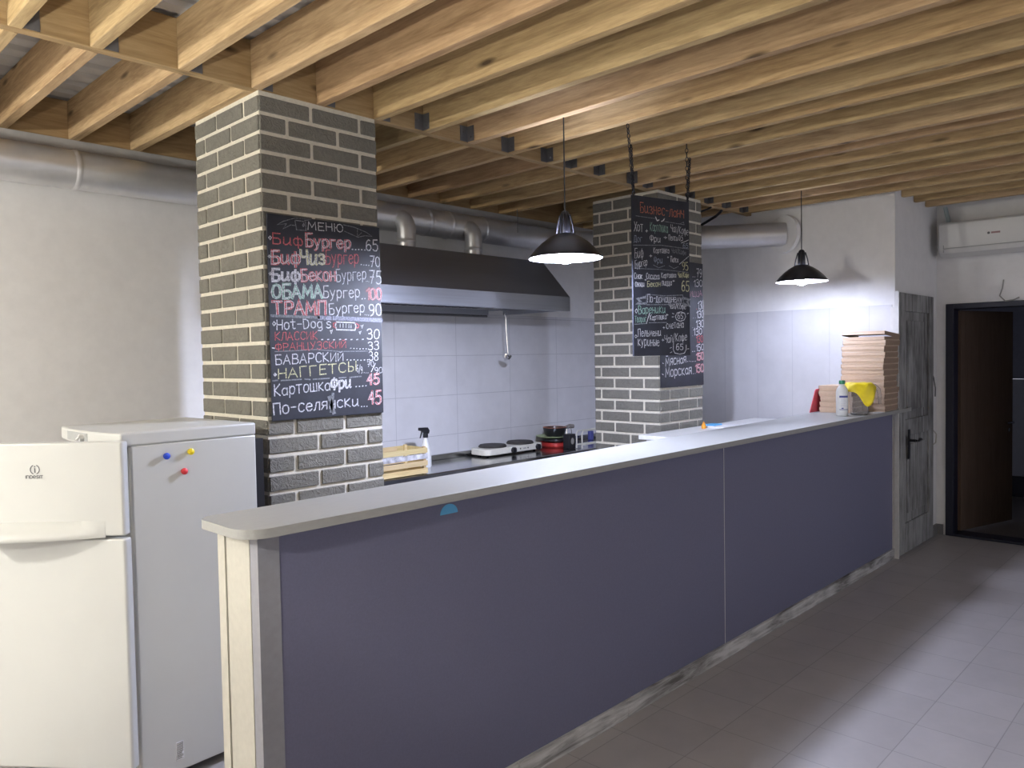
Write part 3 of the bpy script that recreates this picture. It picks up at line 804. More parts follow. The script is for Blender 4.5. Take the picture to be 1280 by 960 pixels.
MENU_LUNCH = [('Бизнес-ланч', 'O', 0.0562, 0.7742, 0.3867, 0.7695, 0.0534),
 ('@', 'g', [(0.025, 0.7521),
 (0.1644, 0.7486)], 0.003),
 ('@', 'g', [(0.2282, 0.7389),
 (0.3859, 0.7326)], 0.003),
 ('@', 'W', [(0.1686, 0.7575),
 (0.1799, 0.7383),
 (0.1945, 0.7434)], 0.006),
 ('@', 'W', [(0.212, 0.7366),
 (0.2242, 0.7415),
 (0.2351, 0.7539)], 0.006),
 ('@', 'g', [(0.3478, 0.7329),
 (0.3819, 0.7472),
 (0.3859, 0.7326)], 0.003),
 ('Хот', 'W', 0.0106, 0.6686, 0.0772, 0.6712, 0.0507),
 ('Дог', 'B', 0.0085, 0.6121, 0.0699, 0.6154, 0.034),
 ('+', 'W', 0.0908, 0.6606, 0.1127, 0.662, 0.0286),
 ('Картошка', 'G', 0.1266, 0.6789, 0.2608, 0.6794, 0.0487),
 ('Чай/Кофе', 'W', 0.2799, 0.6871, 0.419, 0.675, 0.0399),
 ('Фри', 'W', 0.1248, 0.6225, 0.2046, 0.6223, 0.0357),
 ('+', 'W', 0.2269, 0.6369, 0.2564, 0.6386, 0.0263),
 ('Пепси 0,5', 'W', 0.2663, 0.6374, 0.3754, 0.6424, 0.0306),
 ('@', 'W', [(0.3623, 0.6285),
 (0.4202, 0.6498)], 0.003),
 ('65', 'B', 0.3745, 0.6034, 0.4159, 0.6055, 0.0252),
 ('@', 'g', [(0.004, 0.5943),
 (0.2082, 0.6067),
 (0.4175, 0.5995)], 0.004),
 ('Биф', 'W', 0.0129, 0.5254, 0.0772, 0.5337, 0.0542),
 ('бургер', 'W', 0.0147, 0.4711, 0.1049, 0.4943, 0.0401),
 ('+', 'W', 0.1179, 0.5296, 0.1417, 0.5306, 0.0261),
 ('Картошка', 'W', 0.1506, 0.5613, 0.2685, 0.5666, 0.0303),
 ('Чай/Кофе', 'g', 0.2853, 0.5722, 0.3995, 0.5641, 0.025),
 ('Фри', 'B', 0.1529, 0.5077, 0.2176, 0.5089, 0.0351),
 ('+', 'W', 0.2537, 0.5352, 0.2652, 0.5356, 0.0148),
 ('Пепси', 'W', 0.2797, 0.5183, 0.3386, 0.5206, 0.031),
 ('@', 'g', [(0.1486, 0.4958),
 (0.1884, 0.4825),
 (0.2336, 0.4958)], 0.003),
 ('@', 'g', [(0.2667, 0.497),
 (0.304, 0.4833),
 (0.3381, 0.4964)], 0.003),
 ('@', 'W', [(0.3469, 0.51),
 (0.4184, 0.5571)], 0.003),
 ('95', 'Y', 0.3675, 0.478, 0.4151, 0.4795, 0.0455),
 ('@', 'g', [(0.0109, 0.4709),
 (0.2044, 0.4741),
 (0.4148, 0.4673)], 0.003),
 ('Снак', 'W', 0.0088, 0.4151, 0.0685, 0.4176, 0.0317),
 ('Сосиска', 'W', 0.096, 0.4171, 0.193, 0.4193, 0.0321),
 ('Картошка', 'W', 0.2072, 0.4279, 0.3197, 0.4367, 0.0267),
 ('Чай/Кофе', 'Y', 0.3341, 0.4358, 0.4195, 0.4392, 0.0273),
 ('+', 'W', 0.0821, 0.4034, 0.0979, 0.4037, 0.0175),
 ('Овощи', 'W', 0.0149, 0.3731, 0.0812, 0.3759, 0.0278),
 ('Бекон', 'Y', 0.101, 0.3762, 0.2001, 0.3802, 0.0293),
 ('пицца', 'W', 0.2101, 0.3863, 0.2848, 0.3894, 0.0328),
 ('+', 'W', 0.2911, 0.4058, 0.3088, 0.4062, 0.0169),
 ('65', 'Y', 0.3611, 0.3599, 0.4213, 0.3607, 0.055),
 ('По-домашнему', 'P', 0.1015, 0.2919, 0.3647, 0.2954, 0.0423),
 ('@', 'g', [(0.0937, 0.334),
 (0.2337, 0.3305),
 (0.3706, 0.3387),
 (0.3746, 0.2925),
 (0.2324, 0.2817),
 (0.0964, 0.2782),
 (0.0937, 0.334)], 0.004),
 ('@', 'g', [(0.0887, 0.3191),
 (0.0295, 0.3085),
 (0.0515, 0.2951),
 (0.0268, 0.2816),
 (0.0875, 0.285)], 0.014),
 ('@', 'g', [(0.3752, 0.321),
 (0.4203, 0.3142),
 (0.4049, 0.2998),
 (0.4217, 0.2783),
 (0.3795, 0.289)], 0.014),
 ('@', 'W', [(0.0119, 0.2431),
 (0.0213, 0.2545),
 (0.0308, 0.243),
 (0.0204, 0.2308),
 (0.0119, 0.2431)], 0.003),
 ('Вареники', 'G', 0.0356, 0.2273, 0.236, 0.2362, 0.0441),
 ('Чай/Кофе', 'W', 0.2607, 0.2607, 0.394, 0.2604, 0.0295),
 ('@', 'W', [(0.3104, 0.218),
 (0.3236, 0.2371),
 (0.3535, 0.2441),
 (0.3834, 0.2367),
 (0.3911, 0.2173),
 (0.3776, 0.198),
 (0.3474, 0.1912),
 (0.3198, 0.2001),
 (0.3104, 0.218)], 0.004),
 ('65', 'W', 0.3278, 0.2057, 0.3697, 0.2053, 0.0299),
 ('@', 'W', [(0.2872, 0.2345),
 (0.3009, 0.2316)], 0.003),
 ('@', 'W', [(0.2848, 0.2147),
 (0.2985, 0.2153)], 0.003),
 ('@', 'W', [(0.4035, 0.2337),
 (0.4148, 0.238)], 0.003),
 ('Творог', 'G', 0.0088, 0.1821, 0.0934, 0.1856, 0.0339),
 ('/', 'W', 0.0933, 0.1822, 0.1182, 0.1818, 0.0481),
 ('Картошка', 'W', 0.1186, 0.1942, 0.2418, 0.2025, 0.029),
 ('+', 'W', 0.2383, 0.2152, 0.2576, 0.215, 0.0211),
 ('@', 'g', [(0.0066, 0.1713),
 (0.0931, 0.1767)], 0.004),
 ('@', 'g', [(0.1117, 0.1805),
 (0.2442, 0.1834)], 0.004),
 ('+', 'W', 0.2142, 0.1437, 0.2305, 0.1434, 0.0211),
 ('сметана', 'W', 0.2403, 0.1481, 0.3747, 0.1563, 0.0388),
 ('@', 'W', [(0.007, 0.1071),
 (0.0154, 0.1151),
 (0.0241, 0.1067),
 (0.0147, 0.0973),
 (0.007, 0.1071)], 0.003),
 ('Пельмени', 'W', 0.0312, 0.1044, 0.2008, 0.1102, 0.0397),
 ('куриные', 'W', 0.0295, 0.0563, 0.1877, 0.0541, 0.0481),
 ('+', 'W', 0.2036, 0.0748, 0.2248, 0.0741, 0.0247),
 ('Чай/Кофе', 'W', 0.2266, 0.0705, 0.4005, 0.0845, 0.044),
 ('@', 'W', [(0.2955, 0.0934),
 (0.292, 0.0324),
 (0.3035, 0.0139),
 (0.3432, 0.0065),
 (0.3787, 0.0123),
 (0.3923, 0.0322),
 (0.3928, 0.0578)], 0.004),
 ('65', 'W', 0.3138, 0.0309, 0.37, 0.0316, 0.0332),
 ('@', 'W', [(0.2667, 0.0406),
 (0.2795, 0.0451)], 0.003),
 ('@', 'W', [(0.269, 0.0153),
 (0.2819, 0.0206)], 0.003),
 ('@', 'W', [(0.3995, 0.0356),
 (0.4149, 0.0365)], 0.003)]
MENU_PIZZA = [('79', 'W', 0.5071, 0.8228, 0.5842, 0.8309, 0.0594),
 ('..', 'W', 0.4394, 0.8219, 0.4866, 0.8248, 0.0491),
 ('130', 'W', 0.4616, 0.7478, 0.5927, 0.759, 0.0509),
 ('ПИЦЦА', 'p', 0.3619, 0.6683, 0.584, 0.6848, 0.0393),
 ('.', 'R', 0.4952, 0.5791, 0.5081, 0.5795, 0.0476),
 ('130', 'W', 0.519, 0.5751, 0.6086, 0.5924, 0.0592),
 ('130', 'W', 0.4995, 0.5125, 0.6074, 0.52, 0.0524),
 ('..', 'g', 0.4395, 0.5111, 0.4886, 0.5123, 0.0473),
 ('130', 'W', 0.4909, 0.439, 0.6061, 0.4475, 0.0524),
 ('..', 'g', 0.4291, 0.438, 0.4745, 0.4387, 0.0473),
 ('130', 'W', 0.4498, 0.3815, 0.5788, 0.3893, 0.0474),
 ('.', 'g', 0.4281, 0.3784, 0.4425, 0.3786, 0.0473),
 ('130', 'R', 0.4925, 0.3236, 0.5928, 0.3314, 0.0496),
 ('150', 'P', 0.4877, 0.2597, 0.603, 0.2686, 0.0496),
 ('..', 'W', 0.4259, 0.2582, 0.4713, 0.2598, 0.0474),
 ('150', 'R', 0.4865, 0.1909, 0.6018, 0.196, 0.0554),
 ('Мясная', 'W', 0.062, 0.1539, 0.3441, 0.1762, 0.0616),
 ('......', 'W', 0.353, 0.1836, 0.4827, 0.1834, 0.047),
 ('@', 'W', [(0.0231, 0.1773),
 (0.0362, 0.1743)], 0.006),
 ('Морская', 'W', 0.0605, 0.0742, 0.4229, 0.0914, 0.0679),
 ('..', 'W', 0.4319, 0.0892, 0.4774, 0.0899, 0.0475),
 ('150', 'R', 0.4738, 0.0957, 0.6001, 0.102, 0.0592),
 ('@', 'W', [(0.0151, 0.099),
 (0.0313, 0.0932)], 0.006),
 ('@', 'W', [(0.0717, 0.2263),
 (0.0932, 0.2278)], 0.006)]


# ------------------------------------------------------------------ bar counter
CX0, CX1, CF, CB = 1.03, 6.268, 1.985, 2.20
CT = 1.150                                             # top of the worktop slab
t = thing('bar_counter', (3.6, 2.1, 0), 'long slate grey bar counter front running to the white wall corner', 'counter')
UZ = CT - 0.027
for a, c in ((CX0 + 0.066, 3.640), (3.644, CX1 - 0.0225)):
    obj('front_panel', MB().box(a, c, CF, CF + 0.02, 0.075, UZ), M['counter_panel'], t, smooth=False)
obj('corner_post', MB().box(CX0 - 0.002, CX0 + 0.064, CF - 0.004, CF + 0.04, 0.0, UZ), M['counter_edge'], t, smooth=False, label='paler grey corner strip')
obj('end_panel', MB().box(CX0 - 0.004, CX0 + 0.016, CF + 0.041, CB - 0.035, 0.0, UZ), M['counter_end'], t, smooth=False, label='beige laminate end panel')
obj('back_edge_strip', MB().box(CX0 - 0.008, CX0 + 0.02, CB - 0.031, CB + 0.012, 0.0, UZ), M['counter_end'], t, smooth=False)
obj('back_panel', MB().box(CX0 + 0.021, CX1 - 0.03, CB - 0.02, CB, 0.0, UZ), M['counter_edge'], t, smooth=False)
obj('divider_strip', MB().box(3.640, 3.644, CF - 0.001, CF + 0.015, 0.075, UZ), M['white_trim'], t, smooth=False, label='pale joint between the two front panels')
obj('far_edge_strip', MB().box(CX1 - 0.022, CX1 - 0.010, CF - 0.006, CF + 0.02, 0.075, UZ), M['white_trim'], t, smooth=False, label='white edge strip at the far end')
mb = MB()
xs = [CX0, 2.05, 2.75, 3.66, 4.6, 5.35, 6.259]
for a, c in zip(xs[:-1], xs[1:]): mb.box(a, c - 0.003, CF - 0.015, CF + 0.01, 0.0, 0.075)
obj('kick_board', mb, M['kick'], t, bevel=0.002, seg=1, smooth=False, label='whitewashed weathered plank skirting')
# worktop slab with rounded free corners, very slightly skewed to the panels
def slab_outline():
    pts = []
    def corner(cx, cy, r, a0, a1, n=8):
        for i in range(n + 1):
            a = math.radians(a0 + (a1 - a0) * i / n); pts.append((cx + r * math.cos(a), cy + r * math.sin(a)))
    fy0, fy1, by0, by1 = 1.905, 1.927, 2.205, 2.355
    corner(0.955 + 0.085, fy0 + 0.085, 0.085, 180, 270)
    pts.append((XA - 0.012, fy1)); pts.append((XA - 0.012, by1))
    corner(0.955 + 0.05, by0 - 0.05, 0.05, 90, 180)
    return pts
mb = MB().prism([(x, y, CT - 0.027) for x, y in slab_outline()], (0, 0, 0.027))
mb.prism([(XA - 0.0118, 1.9622 - 0.035, CT - 0.027), (6.52, 1.9622 - 0.032, CT - 0.027), (6.52, YP - 0.0375, CT - 0.027), (XA - 0.0118, YP - 0.0375, CT - 0.027)], (0, 0, 0.027))
ctop = obj('bar_countertop', mb, M['countertop'], bevel=0.003, origin=(3.6, 2.1, CT - 0.027), angle=20)
tag(ctop, 'pale grey laminate slab with rounded end lying along the bar counter', 'countertop')
# half-round blue sticker
st = [(1.736 + 0.040 * math.cos(a), CF - 0.0012, 1.066 + 0.034 * math.sin(a)) for a in [math.pi * i / 16 for i in range(17)]]
sk = obj('sticker', MB().prism(st[::-1], (0, 0.0016, 0)), M['skyblue'], origin=(1.736, CF, 1.066))
tag(sk, 'half-round sky blue sticker on the grey counter front', 'sticker')

# ------------------------------------------------------------------ fridge with both doors ajar
fth = 0.0517
FO = Vector((1.042, 2.932, 0))
FM = Matrix.Translation(FO) @ Matrix.Rotation(fth, 4, 'Z')
t = thing('fridge', FO, 'white two-door fridge standing with both doors ajar beside the brick pillar', 'fridge')
D_, W_ = 0.50, 0.585
mb = MB()
for a in ((0, D_, 0, 0.03, 0.04, 1.30), (0, D_, W_ - 0.03, W_, 0.04, 1.30), (D_ - 0.04, D_, 0.03, W_ - 0.03, 0.04, 1.30), (0, D_ - 0.04, 0.03, W_ - 0.03, 0.04, 0.15), (0, D_ - 0.04, 0.03, W_ - 0.03, 0.96, 1.00), (0, D_ - 0.04, 0.03, W_ - 0.03, 1.27, 1.30)):
    mb.box(*a, 0, FM)
obj('cabinet', mb, M['fridge'], t, bevel=0.006)
top = obj('top_cover', MB().prism([FM @ Vector(p) for p in ((-0.055, 0.03, 1.30), (-0.035, -0.002, 1.30), (D_, -0.004, 1.30), (D_, W_ + 0.004, 1.30), (-0.03, W_ + 0.004, 1.30), (-0.065, W_ * 0.7, 1.30), (-0.068, W_ * 0.35, 1.30))], (0, 0, 0.05)), M['fridge'], t, bevel=0.008, seg=3)
obj('control_panel', MB().prism([FM @ Vector(p) for p in ((-0.0695, W_ * 0.36, 1.309), (-0.0665, W_ * 0.69, 1.309), (-0.0375, W_ * 0.93, 1.309), (-0.0355, W_ * 0.93, 1.309), (-0.06, W_ * 0.69, 1.309), (-0.06, W_ * 0.36, 1.309))], (0, 0, 0.033)), M['fridge_grey'], top, smooth=False, label='grey control strip')
kn = MB(); c0 = FM @ Vector((-0.069, W_ * 0.43, 1.325)); dx = FM.to_3x3() @ Vector((-1, 0.05, 0))
kn.cyl(c0 + dx * -0.004, c0 + dx * 0.014, 0.013)
kn.tube([c0 + dx * 0.014 + Vector((0, -0.012, 0.006)), c0 + dx * 0.018 + Vector((0, 0.012, -0.006))], 0.005, 8)
obj('thermostat_knob', kn, M['white_plastic'], top)
obj('back_condenser', MB().box(D_ + 0.001, D_ + 0.045, 0.02, W_ - 0.02, 0.10, 1.28, 0, FM), M['black'], t, label='black condenser back')
sh = MB()
for z in (0.40, 0.62, 0.80): sh.box(0.03, D_ - 0.06, 0.035, W_ - 0.035, z, z + 0.008, 0, FM)
obj('shelf', sh, M['clear'], t)
for px, py in ((0.05, 0.05), (0.05, W_ - 0.05), (D_ - 0.05, 0.05), (D_ - 0.05, W_ - 0.05)):
    p = FM @ Vector((px, py, 0)); obj('foot', MB().cyl(p, p + Vector((0, 0, 0.042)), 0.02, 12), M['black'], t)
lb = MB().box(0.128, 0.158, -0.0015, 0.0005, 0.085, 0.155, 0, FM)
rl = obj('rating_label', lb, M['paper'], t, smooth=False, label='barcode sticker')
bc = MB(); zz = 0.088; rr = random.Random(3)
while zz < 0.150:
    w = rr.choice((0.0015, 0.003, 0.004)); bc.box(0.130, 0.156 - 0.006 * (rr.random() > .8), -0.0022, -0.0014, zz, zz + w, 0, FM); zz += w + rr.choice((0.0015, 0.002))
obj('barcode_print', bc, M['label_grey'], rl, smooth=False)
def fridge_door(ang, z0, z1, width, p0):
    """door frame: local x from hinge to free edge, local y inwards (thickness), outer face at y=0"""
    return Matrix.Translation((p0[0], p0[1], 0)) @ Matrix.Rotation(ang, 4, 'Z') @ Matrix.Scale(-1, 4, (0, 1, 0))
def rrect(x0, x1, y0, y1, r, n=5):
    pts = []
    for cx, cy, a0 in ((x0 + r, y0 + r, 180), (x1 - r, y0 + r, 270), (x1 - r, y1 - r, 0), (x0 + r, y1 - r, 90)):
        for i in range(n + 1):
            a = math.radians(a0 + 90 * i / n); pts.append((cx + r * math.cos(a), cy + r * math.sin(a)))
    return pts
def make_door(name, ang, z0, z1, p0, width):
    Md = fridge_door(ang, z0, z1, width, p0)
    pts = rrect(0, width, 0, 0.045, 0.012)
    d = obj(name, MB().prism([Md @ Vector((x, y, z0)) for x, y in pts][::-1], (0, 0, z1 - z0)), M['fridge'], t, bevel=0.006, seg=3, angle=50)
    obj('gasket', MB().box(0.015, width - 0.015, 0.0455, 0.058, z0 + 0.012, z1 - 0.012, 0, Md), M['fridge_in'], d, smooth=False)
    return d, Md
PH = (0.993, 2.877)
WD = 0.53
fd, Mf = make_door('freezer_door', math.radians(134.0), 0.990, 1.325, PH, WD)
ld, Ml = make_door('fridge_door', math.radians(128.8), 0.140, 0.978, PH, WD)
# handle lip: a crescent bulging out of the freezer door's lower edge
lip = []
N = 24
for i in range(N + 1):
    u = i / N; x = 0.07 + u * (WD - 0.07 - 0.004)
    lip.append((x, 0.075 * math.sin(math.pi * min(1, u * 0.62 + 0.0)) ** 1.0))
outer = [(x, -b) for x, b in lip]
mbk = MB(); vs = []; fs = []
for k, (zz, sc) in enumerate(((0.985, 0.92), (0.990, 1.0), (1.003, 1.0), (1.022, 0.55), (1.045, 0.08))):
    for x, b in outer: vs.append(Mf @ Vector((x, b * sc - 0.0005, zz)))
K = len(outer)
for k in range(4):
    for i in range(K - 1): fs.append((k * K + i, k * K + i + 1, (k + 1) * K + i + 1, (k + 1) * K + i))
base = len(vs)
for zz in (0.985, 1.045):
    for x, b in outer: vs.append(Mf @ Vector((x, 0.006, zz)))
for i in range(K - 1):
    fs.append((base + i + 1, base + i, i, i + 1)); fs.append((4 * K + i, 4 * K + i + 1, base + K + i + 1, base + K + i))
    fs.append((base + i, base + i + 1, base + K + i + 1, base + K + i))
obj('handle', mbk.add(vs, fs), M['fridge'], fd, angle=60)
# emblem: an i inside two brackets, and the word below it
mb = MB()
def onface(Mx, x, z, lift=0.0012): return Mx @ Vector((x, -lift, z))
def face_ribbon(mb, pts, w):
    tmp = MB(); ribbon(tmp, pts, w, -0.0012, 0)
    mb.add([onface(Mf, 0.0 + p[0], p[2]) for p in tmp.v], tmp.f)
lx, lz = 0.310, 1.232
for s in (1, -1):
    face_ribbon(mb, [(lx + s * 0.016 * math.cos(a), lz + 0.016 * math.sin(a)) for a in [math.radians(-66 + 132 * i / 12) for i in range(13)]], 0.0032)
face_ribbon(mb, [(lx, lz - 0.010), (lx, lz + 0.004)], 0.004); face_ribbon(mb, [(lx, lz + 0.009), (lx, lz + 0.0115)], 0.004)
word = {'I': [[(0, 0), (0, 7)]], 'N': [[(0, 0), (0, 7), (3, 7), (4.4, 5.6), (4.4, 0)]], 'D': [[(0, 0), (0, 7), (3, 7), (4.6, 5.4), (4.6, 1.6), (3, 0), (0, 0)]], 'E': [[(0, 3.6), (4.4, 3.6), (4.4, 5.4), (3, 7), (1.4, 7), (0, 5.4), (0, 1.6), (1.4, 0), (4.2, 0)]], 'S': [[(4.4, 7), (1, 7), (0.2, 5.4), (1, 3.7), (3.6, 3.3), (4.4, 1.8), (3.6, 0), (0, 0)]], 'T': [[(-0.6, 7), (4.2, 7)], [(1.8, 7), (1.8, 0)]]}
cx = lx + 0.033
for ch in 'INDESIT':
    wv = max(p[0] for s_ in word[ch] for p in s_) + 1.8
    for s_ in word[ch]: face_ribbon(mb, [(cx - p[0] * 0.00184, lz - 0.031 + p[1] * 0.0014) for p in s_], 0.0023)
    cx -= wv * 0.00184
obj('logo_lettering', mb, M['logo'], fd, smooth=False)

for nm, col, lx_, lz_, lab in (('fridge_magnet', 'blue', 0.125, 1.252, 'round blue magnet on the white fridge side'), ('fridge_magnet', 'yellow', 0.219, 1.259, 'round yellow magnet on the white fridge side'), ('fridge_magnet', 'red', 0.191, 1.187, 'round red magnet on the white fridge side')):
    c = FM @ Vector((lx_, 0, lz_))
    Mm = Matrix.Translation(c) @ Matrix.Rotation(fth, 4, 'Z') @ Matrix.Rotation(math.radians(90), 4, 'X')
    o = obj(nm, MB().lathe([(0.009, -0.0005), (0.010, 0.002), (0.008, 0.006), (0.0125, 0.010), (0.0125, 0.014), (0.009, 0.017), (0.0, 0.018)], 20, M=Mm), M[col], origin=tuple(c))
    tag(o, lab, 'magnet')

# dark stool leg region beyond the fridge
t = thing('stool', (0.58, 3.62, 0), 'black stool half hidden behind the open fridge door', 'stool')
sx, sy = 0.56, 3.60
obj('seat', MB().lathe([(0.0, 0.43), (0.15, 0.43), (0.165, 0.445), (0.16, 0.465), (0.0, 0.47)], 28, (sx, sy, 0)), M['black'], t)
for a in (45, 135, 225, 315):
    ca, sa = math.cos(math.radians(a)), math.sin(math.radians(a))
    lg = obj('leg', MB().tube([(sx + 0.12 * ca, sy + 0.12 * sa, 0.435), (sx + 0.19 * ca, sy + 0.19 * sa, 0.012)], 0.014, 10), M['black_metal'], t)
    obj('foot_cap', MB().cyl((sx + 0.191 * ca, sy + 0.191 * sa, 0.0), (sx + 0.188 * ca, sy + 0.188 * sa, 0.03), 0.018, 12), M['black'], lg)

# ------------------------------------------------------------------ chalk menus
def board(name, w, h, thick, items, seed, loc, rz, label, group=None):
    o = obj(name, MB().box(0, w, 0, thick, 0, h), M['chalk_board'], smooth=False, bevel=0.001, seg=1)
    o.location = loc; o.rotation_euler = (0, 0, rz)
    _part('lettering', lettering(items, seed), [CHM[k] for k in CHK], o, smooth=False)
    return tag(o, label, 'menu board')
board('chalk_menu_board', 0.602, 0.912, 0.008, MENU_MAIN, 1, (1.703, 3.13 - 0.0185, 1.336), 0, 'chalk menu of burgers and hot dogs fixed to the pillar beside the fridge')
board('pizza_price_board', 0.600, 0.932, 0.006, MENU_PIZZA, 2, (4.727, 3.085 - 0.0165, 1.36), 0, 'chalk pizza price list fixed to the brick pillar, partly hidden by a hanging board')
BL = Vector((3.438, 2.40, 1.593)); brz = -0.2283; BW, BH = 0.427, 0.862
hb = board('hanging_menu_board', BW, BH, 0.010, MENU_LUNCH, 3, BL, brz, 'black chalk lunch menu hanging on chains above the counter')
def chain(mb, a, b, L=0.030):
    a, b = Vector(a), Vector(b); d = b - a; n = max(2, int(d.length / (L * 0.78))); dn = d.normalized()
    q = Vector((0, 0, 1)).rotation_difference(dn).to_matrix()
    for i in range(n):
        c = a + d * ((i + 0.5) / n)
        R = q @ Matrix.Rotation(math.radians(90 * (i % 2)), 3, 'Z') @ Matrix(((0, 0, 1), (0, 1, 0), (-1, 0, 0)))
        mb.torus(c, 0.0125, 0.0034, R.to_4x4(), 10, 5, 0, 0.62)
ex = Vector((math.cos(brz), math.sin(brz), 0))
hl = BL + ex * 0.012 + Vector((0, 0, BH)); hr = BL + ex * (BW - 0.012) + Vector((0, 0, BH))
inv = (Matrix.Translation(BL) @ Matrix.Rotation(brz, 4, 'Z')).inverted()
for a, b in (((3.285, 2.315, HJ + 0.0), hl), ((3.62, 2.53, HJ + 0.0), hl), ((3.845, 2.31, HJ + 0.0), hr), ((4.13, 2.46, HJ + 0.0), hr)):
    mb = MB(); chain(mb, inv @ Vector(a), inv @ b)
    _part('chain', mb, M['chain'], hb)

# ------------------------------------------------------------------ pendant lamps
def make_lamp(cord, bulbm):
    t = thing('pendant_lamp', (0, 0, 0), 'x', 'lamp', 'black pendant lamps')
    outer = [(0.183, 0.0), (0.184, 0.006), (0.172, 0.020), (0.150, 0.046), (0.120, 0.075), (0.085, 0.100), (0.055, 0.116), (0.046, 0.122)]
    inner = [(0.044, 0.119), (0.053, 0.112), (0.083, 0.096), (0.118, 0.071), (0.148, 0.042), (0.169, 0.017), (0.180, 0.001)]
    mb = MB(); n = 40
    prof = outer + inner; mb.ring_lathe(prof, n)
    k = len(prof)
    mb.m = [0] * len(mb.f)
    for i in range(len(outer), k): 
        for j in range(n): mb.m[i * n + j] = 1
    sh = _part('lamp_shade', mb, [M['black_metal'], M['shade_in']], t, angle=60)
    _part('socket', MB().lathe([(0.0, 0.095), (0.024, 0.095), (0.026, 0.125), (0.026, 0.20), (0.021, 0.225), (0.012, 0.235), (0.0, 0.236)], 20), M['black_metal'], t)
    for a in (20, 110, 200, 290):
        ca, sa = math.cos(math.radians(a)), math.sin(math.radians(a))
        _part('cage_arm', MB().tube([(0.048 * ca, 0.048 * sa, 0.118), (0.040 * ca, 0.040 * sa, 0.165), (0.026 * ca, 0.026 * sa, 0.215)], 0.0045, 8), M['black_metal'], t)
    _part('bulb', MB().lathe([(0.0, -0.026), (0.020, -0.022), (0.036, -0.011), (0.046, 0.006), (0.049, 0.024), (0.044, 0.045), (0.032, 0.065), (0.022, 0.080), (0.020, 0.094)], 24), bulbm, t)
    _part('cord', MB().cyl((0, 0, 0.234), (0, 0, cord), 0.0035, 8), M['black'], t)
    return t
L1 = make_lamp(HJ - 2.085, M['bulb_near']); L1.location = (2.965, 2.472, 2.085)
L1['label'] = 'black pendant lamp hanging over the counter in front of the steel range hood'
L2 = make_lamp(HJ - 2.115, M['bulb_far']); L2.location = (5.58, 2.40, 2.115)
L2['label'] = 'black pendant lamp hanging over the counter in front of the white end wall'
L3 = make_lamp(HJ - 2.12, M['bulb_warm']); L3.location = (-0.75, 0.95, 2.12)
L3['label'] = 'black pendant lamp with warm bulb hanging before the fridge end of the counter'
# unseen bare bulb, added beyond the fridge to brighten the kitchen wall
t = thing('fill_bulb_lamp', (-1.5, 3.3, 2.25), 'added unseen bare bulb on a black cord, filling light onto the kitchen wall', 'lamp')
_part('socket', MB().lathe([(0.0, 0.094), (0.022, 0.094), (0.024, 0.10), (0.024, 0.165), (0.012, 0.178), (0.0, 0.179)], 18), M['black_metal'], t)
_part('bulb', MB().lathe([(0.0, -0.026), (0.020, -0.022), (0.036, -0.011), (0.046, 0.006), (0.049, 0.024), (0.044, 0.045), (0.032, 0.065), (0.022, 0.080), (0.020, 0.093), (0, 0.093)], 24), M['bulb_fill_bare'], t)
_part('cord', MB().cyl((0, 0, 0.178), (0, 0, HD - 2.25), 0.0035, 8), M['black'], t)
# uplighter added out of view to light the joists from below
fx, fy, fz = -0.40, 1.20, 1.60
t = thing('fill_uplighter', (fx, fy, 0), 'added unseen uplighter with open bowl, lighting the joists from below', 'lamp')
obj('base', MB().lathe([(0, 0), (0.14, 0), (0.14, 0.012), (0.02, 0.025), (0, 0.025)], 28, (fx, fy, 0)), M['black_metal'], t)
obj('pole', MB().cyl((fx, fy, 0.024), (fx, fy, fz), 0.011, 12), M['black_metal'], t)
obj('lamp_bowl', MB().ring_lathe([(0.001, 0.0), (0.07, 0.004), (0.14, 0.05), (0.19, 0.15), (0.185, 0.15), (0.135, 0.055), (0.068, 0.009), (0.001, 0.005)], 32, (fx, fy, fz)), M['shade_in'], t)
obj('bulb', MB().lathe([(0.0, 0.006), (0.02, 0.006), (0.022, 0.02), (0.044, 0.045), (0.049, 0.066), (0.046, 0.084), (0.036, 0.101), (0.020, 0.112), (0.0, 0.116)], 24, (fx, fy, fz)), M['bulb_fill_up'], t)

# ------------------------------------------------------------------ cooking line: worktop, hood, ducts
WT = 0.82; WY0, WY1 = 4.0, 4.515; WX0, WX1 = 2.0, 5.9
t = thing('kitchen_worktop', ((WX0 + WX1) / 2, 4.25, 0), 'stainless steel worktop table along the tiled kitchen wall', 'worktop')
obj('table_top', MB().box(WX0, WX1, WY0, WY1, WT - 0.04, WT), M['worktop'], t, bevel=0.006)
struct('trim_3', MB().box(WX0, WX1, WY1 - 0.018, WY1 + 0.008, WT + 0.0005, WT + 0.042), M['worktop'], 'low steel upstand strip along the tiled wall behind the hotplate', 'upstand', bevel=0.002)
obj('undershelf', MB().box(WX0 + 0.04, WX1 - 0.04, WY0 + 0.05, WY1 - 0.03, 0.22, 0.25), M['worktop'], t)
for x in (WX0 + 0.05, 3.3, 4.6, WX1 - 0.05):
    for y in (WY0 + 0.04, WY1 - 0.04):
        obj('leg', MB().box(x - 0.02, x + 0.02, y - 0.02, y + 0.02, 0, WT - 0.04), M['worktop'], t)

